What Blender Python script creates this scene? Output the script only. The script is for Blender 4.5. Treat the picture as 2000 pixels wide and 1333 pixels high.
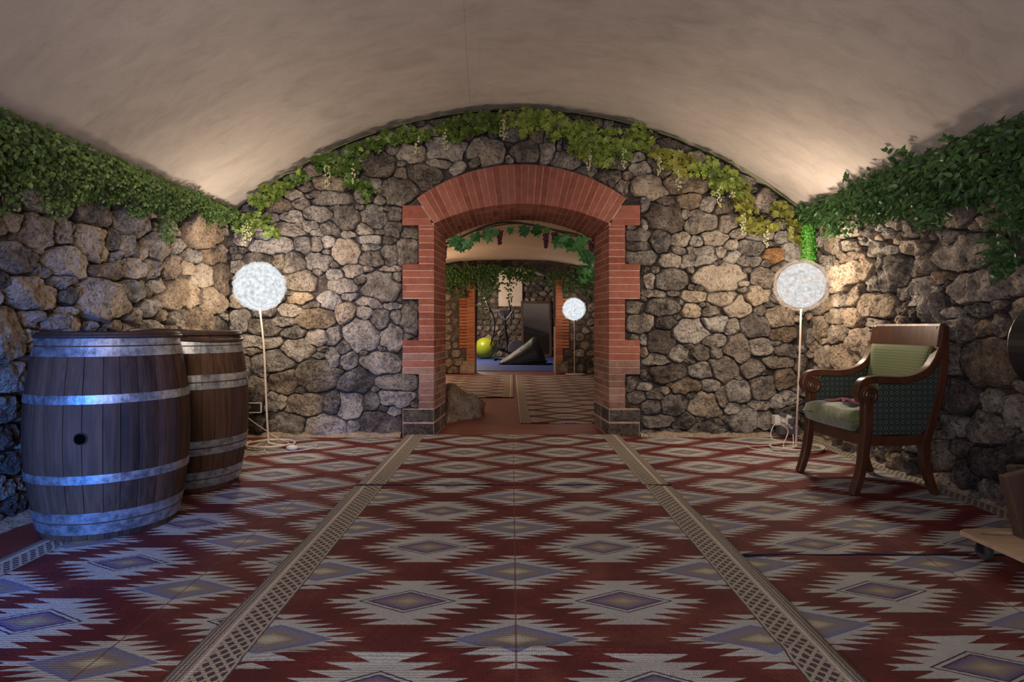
import bpy, bmesh, math, random
from mathutils import Vector, Matrix, noise, Euler
PI = math.pi
for o in list(bpy.data.objects): bpy.data.objects.remove(o)
SC = bpy.context.scene
COL = SC.collection
# ------------------------------------------------------------------ camera, world, lights, exposure
cam_d = bpy.data.cameras.new('camera'); cam = bpy.data.objects.new('camera', cam_d); COL.objects.link(cam)
CH = 0.985
cam.location = (0, 0, CH); cam.rotation_euler = (PI/2, 0, 0)
cam_d.sensor_width = 36; cam_d.lens = 21.6; cam_d.shift_y = -0.01325; cam_d.clip_start = 0.05; cam_d.clip_end = 60
SC.camera = cam
SC.view_settings.view_transform = 'Standard'; SC.view_settings.look = 'None'
SC.view_settings.gamma = 1.0; SC.view_settings.use_curve_mapping = False
SC.view_settings.exposure = -0.22
w = bpy.data.worlds.new('world'); SC.world = w; w.use_nodes = True
w.node_tree.nodes['Background'].inputs[0].default_value = (0.02, 0.022, 0.03, 1)
w.node_tree.nodes['Background'].inputs[1].default_value = 1.0

def light(name, kind, loc, power, color, size=0.1, rot=(0, 0, 0), size_y=None, spot=None):
    d = bpy.data.lights.new(name, kind); d.energy = power; d.color = color
    if kind == 'AREA':
        d.size = size
        if size_y: d.shape = 'RECTANGLE'; d.size_y = size_y
    else: d.shadow_soft_size = size
    if kind == 'SPOT': d.spot_size = spot or 1.2; d.spot_blend = 1.0
    o = bpy.data.objects.new(name, d); COL.objects.link(o); o.location = loc; o.rotation_euler = rot
    return o
# warm bulbs of the three globe lamps are created with the lamps
BULB = (1.0, 0.80, 0.60)
# blue glow of a television / window behind the camera on the left
def aim(loc, tgt): return (Vector(tgt) - Vector(loc)).to_track_quat('-Z', 'Y').to_euler()
light('blue_window_light', 'SPOT', (-1.62, 0.35, 0.42), 560, (0.01, 0.22, 1.0), 0.20, aim((-1.62, 0.35, 0.42), (-2.05, 3.0, 0.36)), spot=math.radians(50))
light('blue_glow', 'AREA', (-0.7, -0.8, 1.3), 21, (0.30, 0.40, 1.0), 0.6, aim((-0.9, -.8, 1.3), (-.6, 2.5, 0)), 0.9)
# added warm fill spots out of view, brightening the two lamp corners
for sx in (-1, 1):
    light('corner_fill_spot', 'SPOT', (0.5*sx, 0.2, 2.5), 720 if sx < 0 else 420, (1.0, 0.84, 0.68), 0.25, aim((0.5*sx, .2, 2.5), (1.75*sx, 5.5, 1.35)), spot=math.radians(44))
light('room_fill', 'AREA', (0.2, -0.6, 2.2), 0.5, (0.74, 0.74, 0.92), 1.6, (math.radians(55), 0, 0), 1.0)  # added soft fill out of view, not a fixture of the room
light('vault_fill', 'AREA', (-0.45, -0.7, 0.9), 58, (1.0, 0.90, 0.86), 1.6, (math.radians(116), 0, 0), 1.0)  # added area fill, tilted upward to brighten the vault
light('second_room_fill', 'POINT', (-1.9, 11.2, 1.5), 95, (1.0, 0.68, 0.42), 0.15)  # unseen point light added to light the second room
light('second_room_near_fill', 'POINT', (1.9, 7.6, 1.4), 20, (1.0, 0.68, 0.42), 0.15)  # another added point light, hidden to the right past the archway
light('gym_fill', 'POINT', (-1.7, 17.6, 1.9), 250, (1.0, 0.80, 0.62), 0.15)  # unseen point light added to brighten the far gym

# ------------------------------------------------------------------ node helpers
class E:
    def __init__(s, nt, sock): s.nt = nt; s.k = sock
    def _op(s, op, *a):
        n = s.nt.nodes.new('ShaderNodeMath'); n.operation = op
        for i, v in enumerate((s,) + a):
            if isinstance(v, E): s.nt.links.new(v.k, n.inputs[i])
            else: n.inputs[i].default_value = v
        return E(s.nt, n.outputs[0])
    def __add__(s, o): return s._op('ADD', o)
    def __radd__(s, o): return s._op('ADD', o)
    def __sub__(s, o): return s._op('SUBTRACT', o)
    def __rsub__(s, o): return (s * -1.0) + o
    def __mul__(s, o): return s._op('MULTIPLY', o)
    def __rmul__(s, o): return s._op('MULTIPLY', o)
    def __truediv__(s, o): return s._op('DIVIDE', o)
    def abs(s): return s._op('ABSOLUTE')
    def fract(s): return s._op('FRACT')
    def floor(s): return s._op('FLOOR')
    def gt(s, o): return s._op('GREATER_THAN', o)
    def lt(s, o): return s._op('LESS_THAN', o)
    def mx(s, o): return s._op('MAXIMUM', o)
    def mn(s, o): return s._op('MINIMUM', o)
    def sin(s): return s._op('SINE')
    def clamp(s): return s.mx(0.0).mn(1.0)
    def mod(s, o): return s._op('FLOORED_MODULO', o)
class M:
    def __init__(s, name):
        s.m = bpy.data.materials.new(name); s.m.use_nodes = True; s.nt = s.m.node_tree
        s.b = s.nt.nodes['Principled BSDF']; s.out = s.nt.nodes['Material Output']
    def n(s, t, **kw):
        x = s.nt.nodes.new(t)
        for k, v in kw.items(): setattr(x, k, v)
        return x
    def link(s, a, b): s.nt.links.new(a.k if isinstance(a, E) else a, b)
    def pos(s): return s.n('ShaderNodeNewGeometry').outputs['Position']
    def objc(s): return s.n('ShaderNodeTexCoord').outputs['Object']
    def map(s, v, scale=(1, 1, 1), rot=(0, 0, 0)):
        x = s.n('ShaderNodeMapping'); s.link(v, x.inputs[0]); x.inputs['Scale'].default_value = scale
        x.inputs['Rotation'].default_value = rot
        return x.outputs[0]
    def noise(s, v, scale, detail=4, rough=0.6, dist=0.0):
        x = s.n('ShaderNodeTexNoise'); s.link(v, x.inputs['Vector'])
        x.inputs['Scale'].default_value = scale; x.inputs['Detail'].default_value = detail
        x.inputs['Roughness'].default_value = rough; x.inputs['Distortion'].default_value = dist
        return E(s.nt, x.outputs[0])
    def voro(s, v, scale, feat='F1'):
        x = s.n('ShaderNodeTexVoronoi'); x.feature = feat; s.link(v, x.inputs['Vector']); x.inputs['Scale'].default_value = scale
        return E(s.nt, x.outputs['Distance'])
    def ramp(s, f, stops):
        x = s.n('ShaderNodeValToRGB'); s.link(f, x.inputs[0]); e = x.color_ramp.elements
        while len(e) < len(stops): e.new(0.5)
        for i, (p, c) in enumerate(stops): e[i].position = p; e[i].color = (*c, 1)
        return x.outputs[0]
    def mix(s, f, a, b, mode='MIX'):
        x = s.n('ShaderNodeMix'); x.data_type = 'RGBA'; x.blend_type = mode
        for i, v in ((0, f), (6, a), (7, b)):
            if isinstance(v, tuple): x.inputs[i].default_value = (*v, 1)
            elif isinstance(v, (int, float)): x.inputs[i].default_value = v
            else: s.link(v, x.inputs[i])
        return x.outputs[2]
    def sep(s, v):
        x = s.n('ShaderNodeSeparateXYZ'); s.link(v, x.inputs[0]); return [E(s.nt, o) for o in x.outputs]
    def rnd(s): return E(s.nt, s.n('ShaderNodeObjectInfo').outputs['Random'])
    def color(s, c):
        if isinstance(c, tuple): s.b.inputs['Base Color'].default_value = (*c, 1)
        else: s.link(c, s.b.inputs['Base Color'])
    def set(s, rough=None, metal=None, spec=None, **kw):
        if rough is not None:
            if isinstance(rough, E): s.link(rough, s.b.inputs['Roughness'])
            else: s.b.inputs['Roughness'].default_value = rough
        if metal is not None: s.b.inputs['Metallic'].default_value = metal
        if spec is not None: s.b.inputs['Specular IOR Level'].default_value = spec
    def bump(s, h, dist=0.01, strength=1.0):
        x = s.n('ShaderNodeBump'); x.inputs['Distance'].default_value = dist; x.inputs['Strength'].default_value = strength
        s.link(h, x.inputs['Height']); s.link(x.outputs[0], s.b.inputs['Normal'])

def stone_mat(name, c_dark, c_mid, c_light, spread=0.5):
    m = M(name); p = m.pos(); r = m.rnd()
    n1 = m.noise(p, 7, 6, 0.7); n2 = m.noise(p, 45, 5, 0.7); n3 = m.noise(p, 2.2, 3, 0.5)
    f = (n1 * 0.65 + n2 * 0.35 + (r - 0.5) * 0.20 * spread * 2).clamp()
    c = m.ramp(f, [(0.34, c_dark), (0.50, c_mid), (0.64, c_light)])
    pits = m.voro(p, 55); pit = (m.noise(p, 38, 3, 0.6).lt(0.41)) * 1.0
    warm = m.mix((r * 7.31).fract() * 0.6, c, (1.0, 0.86, 0.70), 'MULTIPLY')
    c2 = m.mix(pit * 0.55, warm, tuple(x * 0.35 for x in c_dark))
    m.color(c2); m.set(rough=0.93, spec=0.2)
    h = n1 * 1.2 + n2 * 1.0 + m.noise(p, 120, 3, 0.7) * 0.45 + pits * 0.45 - pit * 0.35
    m.bump(h, 0.042, 1.0)
    return m.m
MAT = {}
MAT['stone'] = stone_mat('stone_grey_beige', (0.09, 0.082, 0.075), (0.36, 0.325, 0.29), (0.66, 0.61, 0.55))
MAT['stone_tan'] = stone_mat('stone_tan', (0.14, 0.11, 0.085), (0.42, 0.34, 0.26), (0.66, 0.56, 0.45))
MAT['stone_dark'] = stone_mat('stone_dark', (0.06, 0.05, 0.05), (0.19, 0.165, 0.15), (0.38, 0.34, 0.31))
MAT['stone_ochre'] = stone_mat('stone_ochre', (0.25, 0.12, 0.05), (0.50, 0.28, 0.13), (0.65, 0.42, 0.24))
MAT['stone_pale'] = stone_mat('stone_pale', (0.30, 0.25, 0.20), (0.55, 0.47, 0.38), (0.68, 0.60, 0.50), 0.2)
m = M('mortar'); p = m.pos(); n1 = m.noise(p, 9, 6, 0.7); n2 = m.noise(p, 50, 4, 0.7)
m.color(m.ramp(n1 * 0.6 + n2 * 0.4, [(0.3, (0.035, 0.03, 0.03)), (0.5, (0.11, 0.09, 0.078)), (0.72, (0.30, 0.245, 0.19))]))
m.set(rough=0.97, spec=0.1); m.bump(n1 * 1.4 + n2, 0.035, 1.0); MAT['mortar'] = m.m
# plaster of the vault
def plaster(name, a, b, c):
    m = M(name); p = m.pos()
    st = m.map(p, (1.0, 1.9, 1.0), (0, 0, 0.6))
    n1 = m.noise(p, 0.9, 4, 0.6); n2 = m.noise(st, 3.5, 6, 0.7, 0.6); n3 = m.noise(st, 9, 5, 0.75)
    c0 = m.ramp(n1 * 0.45 + n2 * 0.55, [(0.34, a), (0.50, b), (0.66, c)])
    sp = ((m.noise(m.map(p, (1.6, 4.5, 1.6), (0, 0, 0.35)), 9, 5, 0.8) - 0.62) * 9.0).clamp() * ((m.noise(p, 1.3, 2, 0.5) - 0.42) * 6.0).clamp()
    m.color(m.mix(sp * 0.65, c0, tuple(x * 0.5 for x in a)))
    m.set(rough=0.95, spec=0.15)
    m.bump(n2 * 0.5 + n3 * 0.2 + m.noise(p, 70, 4, 0.75) * 0.35 - sp * 0.3, 0.008, 0.6)
    return m.m
MAT['plaster'] = plaster('vault_plaster', (0.40, 0.355, 0.32), (0.52, 0.465, 0.42), (0.60, 0.54, 0.485))
MAT['plaster2'] = plaster('warm_plaster', (0.50, 0.42, 0.34), (0.60, 0.50, 0.41), (0.66, 0.56, 0.46))
# brick
def brick_mat(name, a, b, c):
    m = M(name); p = m.pos(); r = m.rnd()
    n1 = m.noise(p, 14, 5, 0.7); n2 = m.noise(p, 90, 3, 0.7)
    m.color(m.ramp(n1 * 0.55 + n2 * 0.2 + r * 0.25, [(0.28, a), (0.5, b), (0.75, c)]))
    m.set(rough=0.85, spec=0.25); m.bump(n1 + n2 * 0.5, 0.006, 1.0)
    return m.m
MAT['brick'] = brick_mat('red_brick', (0.16, 0.045, 0.030), (0.27, 0.088, 0.058), (0.36, 0.145, 0.105))
MAT['brick_dirty'] = brick_mat('dirty_brick', (0.10, 0.055, 0.045), (0.24, 0.13, 0.10), (0.36, 0.23, 0.18))
MAT['brick_orange'] = brick_mat('orange_brick', (0.20, 0.065, 0.028), (0.36, 0.125, 0.055), (0.46, 0.19, 0.09))
m = M('brick_mortar'); p = m.pos(); m.color(m.ramp(m.noise(p, 30), [(0.3, (0.33, 0.20, 0.155)), (0.7, (0.52, 0.36, 0.29))])); m.set(rough=0.95)
m.bump(m.noise(p, 80), 0.004); MAT['brick_mortar'] = m.m
# red painted floor
m = M('red_floor_paint'); p = m.pos(); n1 = m.noise(p, 3, 6, 0.7); n2 = m.noise(p, 60, 4, 0.7)
m.color(m.ramp(n1 * 0.7 + n2 * 0.3, [(0.3, (0.13, 0.022, 0.015)), (0.55, (0.24, 0.045, 0.03)), (0.75, (0.33, 0.09, 0.06))]))
m.set(rough=(n1 * 0.35 + 0.22), spec=0.5); m.bump(n2 + n1 * 2, 0.005, 0.8); MAT['red_floor'] = m.m
m = M('sandy_footing'); p = m.pos(); n1 = m.noise(p, 25, 5, 0.7)
m.color(m.ramp(n1, [(0.3, (0.20, 0.14, 0.09)), (0.7, (0.50, 0.40, 0.29))])); m.set(rough=1); m.bump(n1, 0.02); MAT['sand'] = m.m
# kilim rugs
def rug_mat(name, P):
    m = M(name); o = m.sep(m.objc()); u = o[0]; v = o[1]
    wob = m.noise(m.objc(), 60, 2, 0.5) - 0.5
    u = u + wob * 0.006; v = v + wob * 0.006
    CW = 0.376
    def medal(uu, vv, k=1.0):   # half width profile with zigzag teeth
        av = vv.abs() * k; p = 0.0385; fr = ((av - p * 0.45) / p).fract()
        W = (0.268 - (av - fr * p) * 1.08) - (1.0 - fr) * 0.088
        W = W.mx(0.262 - av * 4.6)
        return (uu.abs().lt(W)) * (av.lt(0.171))
    # soft medallions: centres (0,0) mod (2CW, P); outlined: centres (CW, P/2)
    us = (u + CW).mod(2 * CW) - CW; vs = (v + P / 2).mod(P) - P / 2
    uo = u.mod(2 * CW) - CW; vo = v.mod(P) - P / 2
    ms = medal(us, vs, 1.36); mo = medal(uo, vo)
    ds = us.abs() / 0.195 + vs.abs() / 0.092      # soft diamond
    do = uo.abs() / 0.172 + vo.abs() / 0.090
    tri = (us.abs().lt((vs.abs() - 0.130) * 2.2)) * (vs.abs().gt(0.132)) * (vs.abs().lt(0.162))
    n = m.noise(m.objc(), 5, 4, 0.6); nf = m.noise(m.objc(), 120, 2, 0.6)
    red = m.ramp(n * 0.7 + nf * 0.3, [(0.3, (0.062, 0.007, 0.009)), (0.52, (0.125, 0.015, 0.016)), (0.68, (0.20, 0.058, 0.032))])
    cream = m.ramp(n * 0.5 + nf * 0.5, [(0.3, (0.33, 0.34, 0.32)), (0.7, (0.58, 0.58, 0.53))])
    c = m.mix((ms + mo + tri).clamp(), red, cream)
    soft = m.ramp(ds, [(0.0, (0.58, 0.56, 0.44)), (0.26, (0.44, 0.40, 0.27)), (0.42, (0.24, 0.21, 0.17)), (0.68, (0.23, 0.21, 0.24)), (0.99, (0.15, 0.18, 0.33))])
    c = m.mix(ds.lt(1.0), c, soft)
    outl = m.ramp(do, [(0.0, (0.45, 0.40, 0.26)), (0.30, (0.30, 0.25, 0.18)), (0.55, (0.20, 0.16, 0.22)), (0.70, (0.15, 0.10, 0.20))])
    c = m.mix(do.lt(0.76), c, outl)
    ln = (do.gt(0.74) * do.lt(0.81) + do.gt(0.93) * do.lt(1.0)).clamp()
    c = m.mix(ln, c, (0.05, 0.035, 0.07))
    # edge strips
    au = u.abs(); st = au.gt(0.785)
    k = 0.046
    uu = (au - 0.80) / 0.038; vv = v / k
    a1 = (uu + vv).fract(); a2 = (uu - vv).fract()
    dia = ((a1 - 0.5).abs().lt(0.33)) * ((a2 - 0.5).abs().lt(0.33)) * au.gt(0.798) * au.lt(0.888)
    stripc = m.mix(dia, (0.42, 0.37, 0.29), (0.07, 0.05, 0.055))
    lines = ((au / 0.0125).fract().gt(0.55)) * au.gt(0.90)
    stripc = m.mix((au.gt(0.90)) * 0.85, stripc, m.mix(lines, (0.10, 0.08, 0.085), (0.40, 0.35, 0.28)))
    stripc = m.mix((au.gt(0.785) * au.lt(0.790)), stripc, (0.06, 0.05, 0.06))
    stripc = m.mix((au.gt(0.895) * au.lt(0.905)), stripc, (0.60, 0.54, 0.46))
    c = m.mix(st, c, stripc)
    # seam along the middle
    c = m.mix(u.abs().lt(0.003) * 0.8, c, (0.16, 0.05, 0.05))
    m.color(c); m.set(rough=0.78, spec=0.35)
    wv = (u * 900.0).sin() * 0.5 + (v * 520.0).sin() * 0.5
    m.bump(wv * 0.5 + nf * 1.2 + n * 0.5 - (u.abs().lt(0.003)) * 1.0, 0.0025, 0.9)
    return m.m
MAT['rug525'] = rug_mat('kilim_near', 0.525); MAT['rug49'] = rug_mat('kilim_far', 0.49); MAT['rug51'] = rug_mat('kilim_side', 0.51)
# wood
def wood(name, a, b, rough=0.5, sc=(30, 30, 2.0), spec=0.4, usepos=True, bs=1.0):
    m = M(name); p = m.map(m.pos() if usepos else m.objc(), sc)
    n1 = m.noise(p, 1.0, 6, 0.65, 0.8); n2 = m.noise(m.pos(), 3.0, 3, 0.6)
    r = m.rnd()
    m.color(m.ramp(n1 * 0.6 + n2 * 0.2 + r * 0.2, [(0.3, a), (0.68, b)])); m.set(rough=rough, spec=spec)
    m.bump(n1, 0.002 * bs); return m.m
MAT['stave'] = wood('oak_stave', (0.016, 0.008, 0.006), (0.115, 0.056, 0.032), 0.72, (38, 38, 2.2), 0.22, True, 2)
MAT['barrel_rim'] = wood('dark_rim_wood', (0.02, 0.012, 0.009), (0.085, 0.04, 0.028), 0.6)
MAT['mahogany'] = wood('mahogany', (0.035, 0.012, 0.007), (0.125, 0.045, 0.022), 0.33, (14, 14, 4), 0.5)
MAT['plywood'] = wood('plywood', (0.33, 0.22, 0.13), (0.52, 0.38, 0.24), 0.55, (6, 30, 30))
MAT['oldwood'] = wood('old_dark_wood', (0.03, 0.018, 0.012), (0.11, 0.065, 0.045), 0.8)
m = M('galvanised_hoop'); p = m.pos(); n = m.noise(p, 25, 5, 0.7)
m.color(m.ramp(n, [(0.35, (0.16, 0.16, 0.165)), (0.6, (0.40, 0.41, 0.43))])); m.set(rough=(n * 0.3 + 0.30), metal=0.75); m.bump(n, 0.002); MAT['hoop'] = m.m
def plain(name, c, rough=0.5, metal=0.0, spec=0.5, bump=None):
    m = M(name); p = m.pos(); n = m.noise(p, 40, 3, 0.6)
    m.color(m.ramp(n, [(0.3, tuple(x * 0.85 for x in c)), (0.7, c)])); m.set(rough=rough, metal=metal, spec=spec)
    if bump: m.bump(n, bump)
    return m.m
MAT['hem'] = plain('navy_binding', (0.02, 0.02, 0.045), 0.9, 0, 0.1)
MAT['white'] = plain('white_plastic', (0.72, 0.66, 0.60), 0.4)
MAT['pole'] = plain('white_lacquer', (0.74, 0.62, 0.52), 0.35)
MAT['black'] = plain('black_plastic', (0.022, 0.022, 0.025), 0.45)
MAT['black_metal'] = plain('black_steel', (0.02, 0.022, 0.026), 0.4, 0.5)
MAT['tarp'] = plain('black_tarpaulin', (0.028, 0.028, 0.030), 0.38, 0.0, 0.6, 0.01)
MAT['grey_plastic'] = plain('grey_plastic', (0.11, 0.10, 0.12), 0.5)
MAT['ball'] = plain('lime_rubber', (0.33, 0.40, 0.02), 0.28)
MAT['gym_mat'] = plain('blue_foam', (0.045, 0.085, 0.33), 0.7, 0, 0.3, 0.004)
MAT['hole_shade'] = plain('painted_hole_shade', (0.002, 0.002, 0.002), 1.0, 0, 0.0)  # pure black colour standing in for the shade inside a hole
MAT['brass'] = plain('brass', (0.5, 0.36, 0.12), 0.35, 0.9)
MAT['rubber'] = plain('castor_rubber', (0.05, 0.05, 0.052), 0.5)
MAT['pink'] = plain('pink_cloth', (0.42, 0.16, 0.19), 0.9, 0, 0.1, 0.01)
MAT['grape'] = plain('purple_grape', (0.075, 0.014, 0.035), 0.35)
MAT['stem'] = plain('brown_vine_stem', (0.045, 0.03, 0.018), 0.8)
MAT['green_stem'] = plain('green_vine_stem', (0.16, 0.22, 0.05), 0.6)
MAT['petal_hop'] = plain('pale_hop_flower', (0.55, 0.56, 0.33), 0.7)
m = M('mirror_glass'); m.color((0.55, 0.55, 0.56)); m.set(rough=0.06, metal=1.0); MAT['mirror'] = m.m
# chair fabrics
m = M('rosette_fabric'); o = m.map(m.objc(), (1, 1, 1)); s = m.sep(o); q = 0.034
def ros(m, a, b, q):
    fa = (a / q).fract() - 0.5; fb = (b / q).fract() - 0.5
    r2 = fa * fa + fb * fb; return r2, (fa.abs() + fb.abs())
r2, dd = ros(m, s[0] + s[1], s[2], q)
f = ((r2.gt(0.045)) * (r2.lt(0.13)) + (dd.gt(0.86)) + (r2.lt(0.008))).clamp()
nn = m.noise(m.objc(), 250, 2, 0.5)
m.color(m.mix(f * 0.85, (0.026, 0.036, 0.033), (0.115, 0.140, 0.112))); m.set(rough=0.85, spec=0.2); m.bump(f + nn * 0.6, 0.002); MAT['fab'] = m.m
m = M('dotted_green_fabric'); s = m.sep(m.objc()); r2, dd = ros(m, s[1], s[2], 0.018); f = r2.lt(0.09) * 1.0
m.color(m.mix(f * 0.6, (0.10, 0.13, 0.055), (0.24, 0.25, 0.11))); m.set(rough=0.8, spec=0.25); m.bump(f, 0.002); MAT['fab_in'] = m.m
m = M('green_velvet'); n = m.noise(m.objc(), 18, 5, 0.6)
m.color(m.ramp(n, [(0.3, (0.06, 0.085, 0.03)), (0.7, (0.17, 0.20, 0.08))])); m.set(rough=0.7, spec=0.3); m.b.inputs['Sheen Weight'].default_value = 0.5
m.bump(n, 0.006); MAT['velvet'] = m.m
# foliage
def leafmat(name, a, b, tr=0.25, rnd=True):
    m = M(name); n = m.noise(m.pos(), 28, 2, 0.6)
    f = (n - 0.5) * 1.6 + (m.rnd() if rnd else m.noise(m.pos(), 9, 2, 0.5)); c = m.ramp(f.clamp(), [(0.1, a), (0.9, b)])
    m.color(c); m.set(rough=0.45, spec=0.4)
    t = m.n('ShaderNodeBsdfTranslucent'); m.link(c, t.inputs[0]); x = m.n('ShaderNodeMixShader'); x.inputs[0].default_value = tr
    m.link(m.b.outputs[0], x.inputs[1]); m.link(t.outputs[0], x.inputs[2]); m.link(x.outputs[0], m.out.inputs[0])
    return m.m
MAT['box'] = leafmat('boxwood_leaf', (0.010, 0.032, 0.010), (0.18, 0.29, 0.075), 0.2, False)
MAT['ivy'] = leafmat('dark_ivy_leaf', (0.018, 0.058, 0.018), (0.075, 0.165, 0.042), 0.2)
MAT['hop'] = leafmat('light_hop_leaf', (0.06, 0.12, 0.02), (0.33, 0.42, 0.08), 0.25)
MAT['hop_olive'] = leafmat('olive_hop_leaf', (0.10, 0.11, 0.02), (0.36, 0.36, 0.07), 0.25)
MAT['grass'] = leafmat('bright_plastic_grass', (0.05, 0.25, 0.02), (0.17, 0.50, 0.08), 0.2, False)
MAT['vine'] = leafmat('grape_vine_leaf', (0.03, 0.12, 0.03), (0.10, 0.30, 0.07), 0.25)
# lamp shades: gauzy white petals glowing around a warm bulb
def shade(name, col, e, a):
    m = M(name); n = m.noise(m.map(m.pos(), (1, 1, 1)), 32, 3, 0.6)
    em = m.n('ShaderNodeEmission'); em.inputs[0].default_value = (*col, 1)
    m.link(((n - 0.5) * 2.2 + 1.0) * e, em.inputs[1])
    tr = m.n('ShaderNodeBsdfTransparent'); x = m.n('ShaderNodeMixShader')
    m.link(((n - 0.5) * 0.12 + a).clamp(), x.inputs[0]); m.link(tr.outputs[0], x.inputs[1]); m.link(em.outputs[0], x.inputs[2])
    m.link(x.outputs[0], m.out.inputs[0]); return m.m
MAT['shade_in'] = shade('glowing_paper', (0.80, 0.87, 0.92), 1.12, 0.78)
MAT['shade_out'] = shade('glowing_petals', (0.88, 0.88, 0.88), 1.1, 0.42)
MAT['shade_out_warm'] = shade('glowing_peach_petals', (0.95, 0.68, 0.50), 0.85, 0.34)

# ------------------------------------------------------------------ mesh / object helpers
def mesh_obj(name, verts, faces, mat, parent=None, smooth=False, loc=None):
    me = bpy.data.meshes.new(name); me.from_pydata([tuple(v) for v in verts], [], faces); me.update()
    if mat is not None:
        for mm in (mat if isinstance(mat, list) else [mat]): me.materials.append(MAT[mm] if isinstance(mm, str) else mm)
    if smooth: me.shade_smooth()
    o = bpy.data.objects.new(name, me); COL.objects.link(o)
    if loc is not None: o.location = loc
    if parent is not None: o.parent = parent
    return o
def bm_obj(name, bm, mat, parent=None, smooth=False, loc=None, bevel=0, sub=0, angle=None):
    bmesh.ops.recalc_face_normals(bm, faces=bm.faces)
    me = bpy.data.meshes.new(name); bm.to_mesh(me); bm.free()
    me.materials.append(MAT[mat])
    if smooth: me.shade_smooth()
    o = bpy.data.objects.new(name, me); COL.objects.link(o)
    if loc is not None: o.location = loc
    if parent is not None: o.parent = parent
    if bevel:
        b = o.modifiers.new('bevel', 'BEVEL'); b.width = bevel; b.segments = 2; b.limit_method = 'ANGLE'
    if sub:
        b = o.modifiers.new('sub', 'SUBSURF'); b.levels = sub; b.render_levels = sub
    return o
def tag(o, label=None, cat=None, group=None, kind=None):
    if label: o['label'] = label
    if cat: o['category'] = cat
    if group: o['group'] = group
    if kind: o['kind'] = kind
    return o
def thing(name, label, cat, loc=(0, 0, 0), rz=0, group=None):
    o = bpy.data.objects.new(name, None); COL.objects.link(o); o.location = loc; o.rotation_euler = (0, 0, rz)
    o.empty_display_size = 0.1
    return tag(o, label, cat, group)
def copy_tree(o, parent=None):
    c = o.copy(); COL.objects.link(c); c.parent = parent
    for ch in list(o.children): copy_tree(ch, c)
    return c
def add_box(bm, c, s, rot=None):
    mt = Matrix.Translation(c)
    if rot: mt = mt @ Euler(rot).to_matrix().to_4x4()
    bmesh.ops.create_cube(bm, size=1, matrix=mt @ Matrix.Diagonal((s[0], s[1], s[2], 1)))
def add_cyl(bm, p0, p1, r0, r1=None, n=16, cap=True):
    p0 = Vector(p0); p1 = Vector(p1); d = p1 - p0; r1 = r0 if r1 is None else r1
    q = d.to_track_quat('Z', 'Y').to_matrix().to_4x4()
    bmesh.ops.create_cone(bm, cap_ends=cap, segments=n, radius1=r0, radius2=r1, depth=d.length, matrix=Matrix.Translation((p0 + p1) / 2) @ q)
def spline(pts, n):
    pts = [Vector(p) for p in pts]; out = []
    P = [pts[0] * 2 - pts[1]] + pts + [pts[-1] * 2 - pts[-2]]
    for i in range(1, len(P) - 2):
        for k in range(n):
            t = k / n; a, b, c, d = P[i-1], P[i], P[i+1], P[i+2]
            out.append(0.5 * ((2 * b) + (c - a) * t + (2*a - 5*b + 4*c - d) * t*t + (3*b - a - 3*c + d) * t**3))
    out.append(pts[-1]); return out
def tube_geo(pts, r, n=8, verts=None, faces=None, closed=False):
    verts = [] if verts is None else verts; faces = [] if faces is None else faces
    base = len(verts); N = len(pts); up = Vector((0, 0, 1)); prev = None
    for i, p in enumerate(pts):
        t = (pts[min(i+1, N-1)] - pts[max(i-1, 0)]).normalized() if not closed else (pts[(i+1) % N] - pts[i-1]).normalized()
        a = prev if prev is not None else (up if abs(t.z) < 0.9 else Vector((1, 0, 0)))
        s = t.cross(a); s = s.normalized() if s.length > 1e-6 else Vector((1, 0, 0)); u = s.cross(t).normalized(); prev = u
        rr = r(i / max(1, N - 1)) if callable(r) else r
        for k in range(n):
            an = 2 * PI * k / n; verts.append(p + (s * math.cos(an) + u * math.sin(an)) * rr)
    M_ = N if closed else N - 1
    for i in range(M_):
        for k in range(n):
            a = base + i*n + k; b = base + i*n + (k+1) % n; c = base + ((i+1) % N)*n + (k+1) % n; d = base + ((i+1) % N)*n + k
            faces.append((a, b, c, d))
    if not closed:
        faces.append(tuple(base + k for k in range(n))[::-1]); faces.append(tuple(base + (N-1)*n + k for k in range(n)))
    return verts, faces
def tube(name, pts, r, mat, parent=None, n=8, closed=False, label=None):
    v, f = tube_geo([Vector(p) for p in pts], r, n, closed=closed)
    o = mesh_obj(name, v, f, mat, parent, smooth=True)
    if label: o['label'] = label
    return o
def px(u, v, y):       # a pixel of the reference frame on the plane at depth y
    s = 1200.0 / y; return Vector(((u - 1000) / s, y, CH + (640 - v) / s))
def px_x(u, v, x):     # on a side wall plane
    y = 1200.0 * x / (u - 1000); s = 1200.0 / y; return Vector((x, y, CH + (640 - v) / s))

# ------------------------------------------------------------------ room shell
XL, XR, YB, YT = -2.56, 2.66, 5.58, 6.15         # side walls, face of the back wall, its rear face
HS, HA = 2.00, 2.965                              # spring and apex of the vault
XC = (XL + XR) / 2; HWD = (XR - XL) / 2
RV = (HWD**2 + (HA - HS)**2) / (2 * (HA - HS)); ZC = HA - RV
def vault(x): return ZC + math.sqrt(max(0, RV**2 - (x - XC)**2))
def struct(o, label, cat='wall'): return tag(o, label, cat, kind='structure')
def slab(name, pts_fn, mat, label, cat, thick=0.08):
    pass
# main floor
def box_obj(name, c, s, mat, parent=None, bevel=0):
    bm = bmesh.new(); add_box(bm, c, s); return bm_obj(name, bm, mat, parent, bevel=bevel)
fl = box_obj('floor', (0, 5.35, -0.05), (7.2, 17.4, 0.1), 'red_floor'); struct(fl, 'glossy red painted floor running under the rugs and through the brick archway', 'floor')
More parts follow.
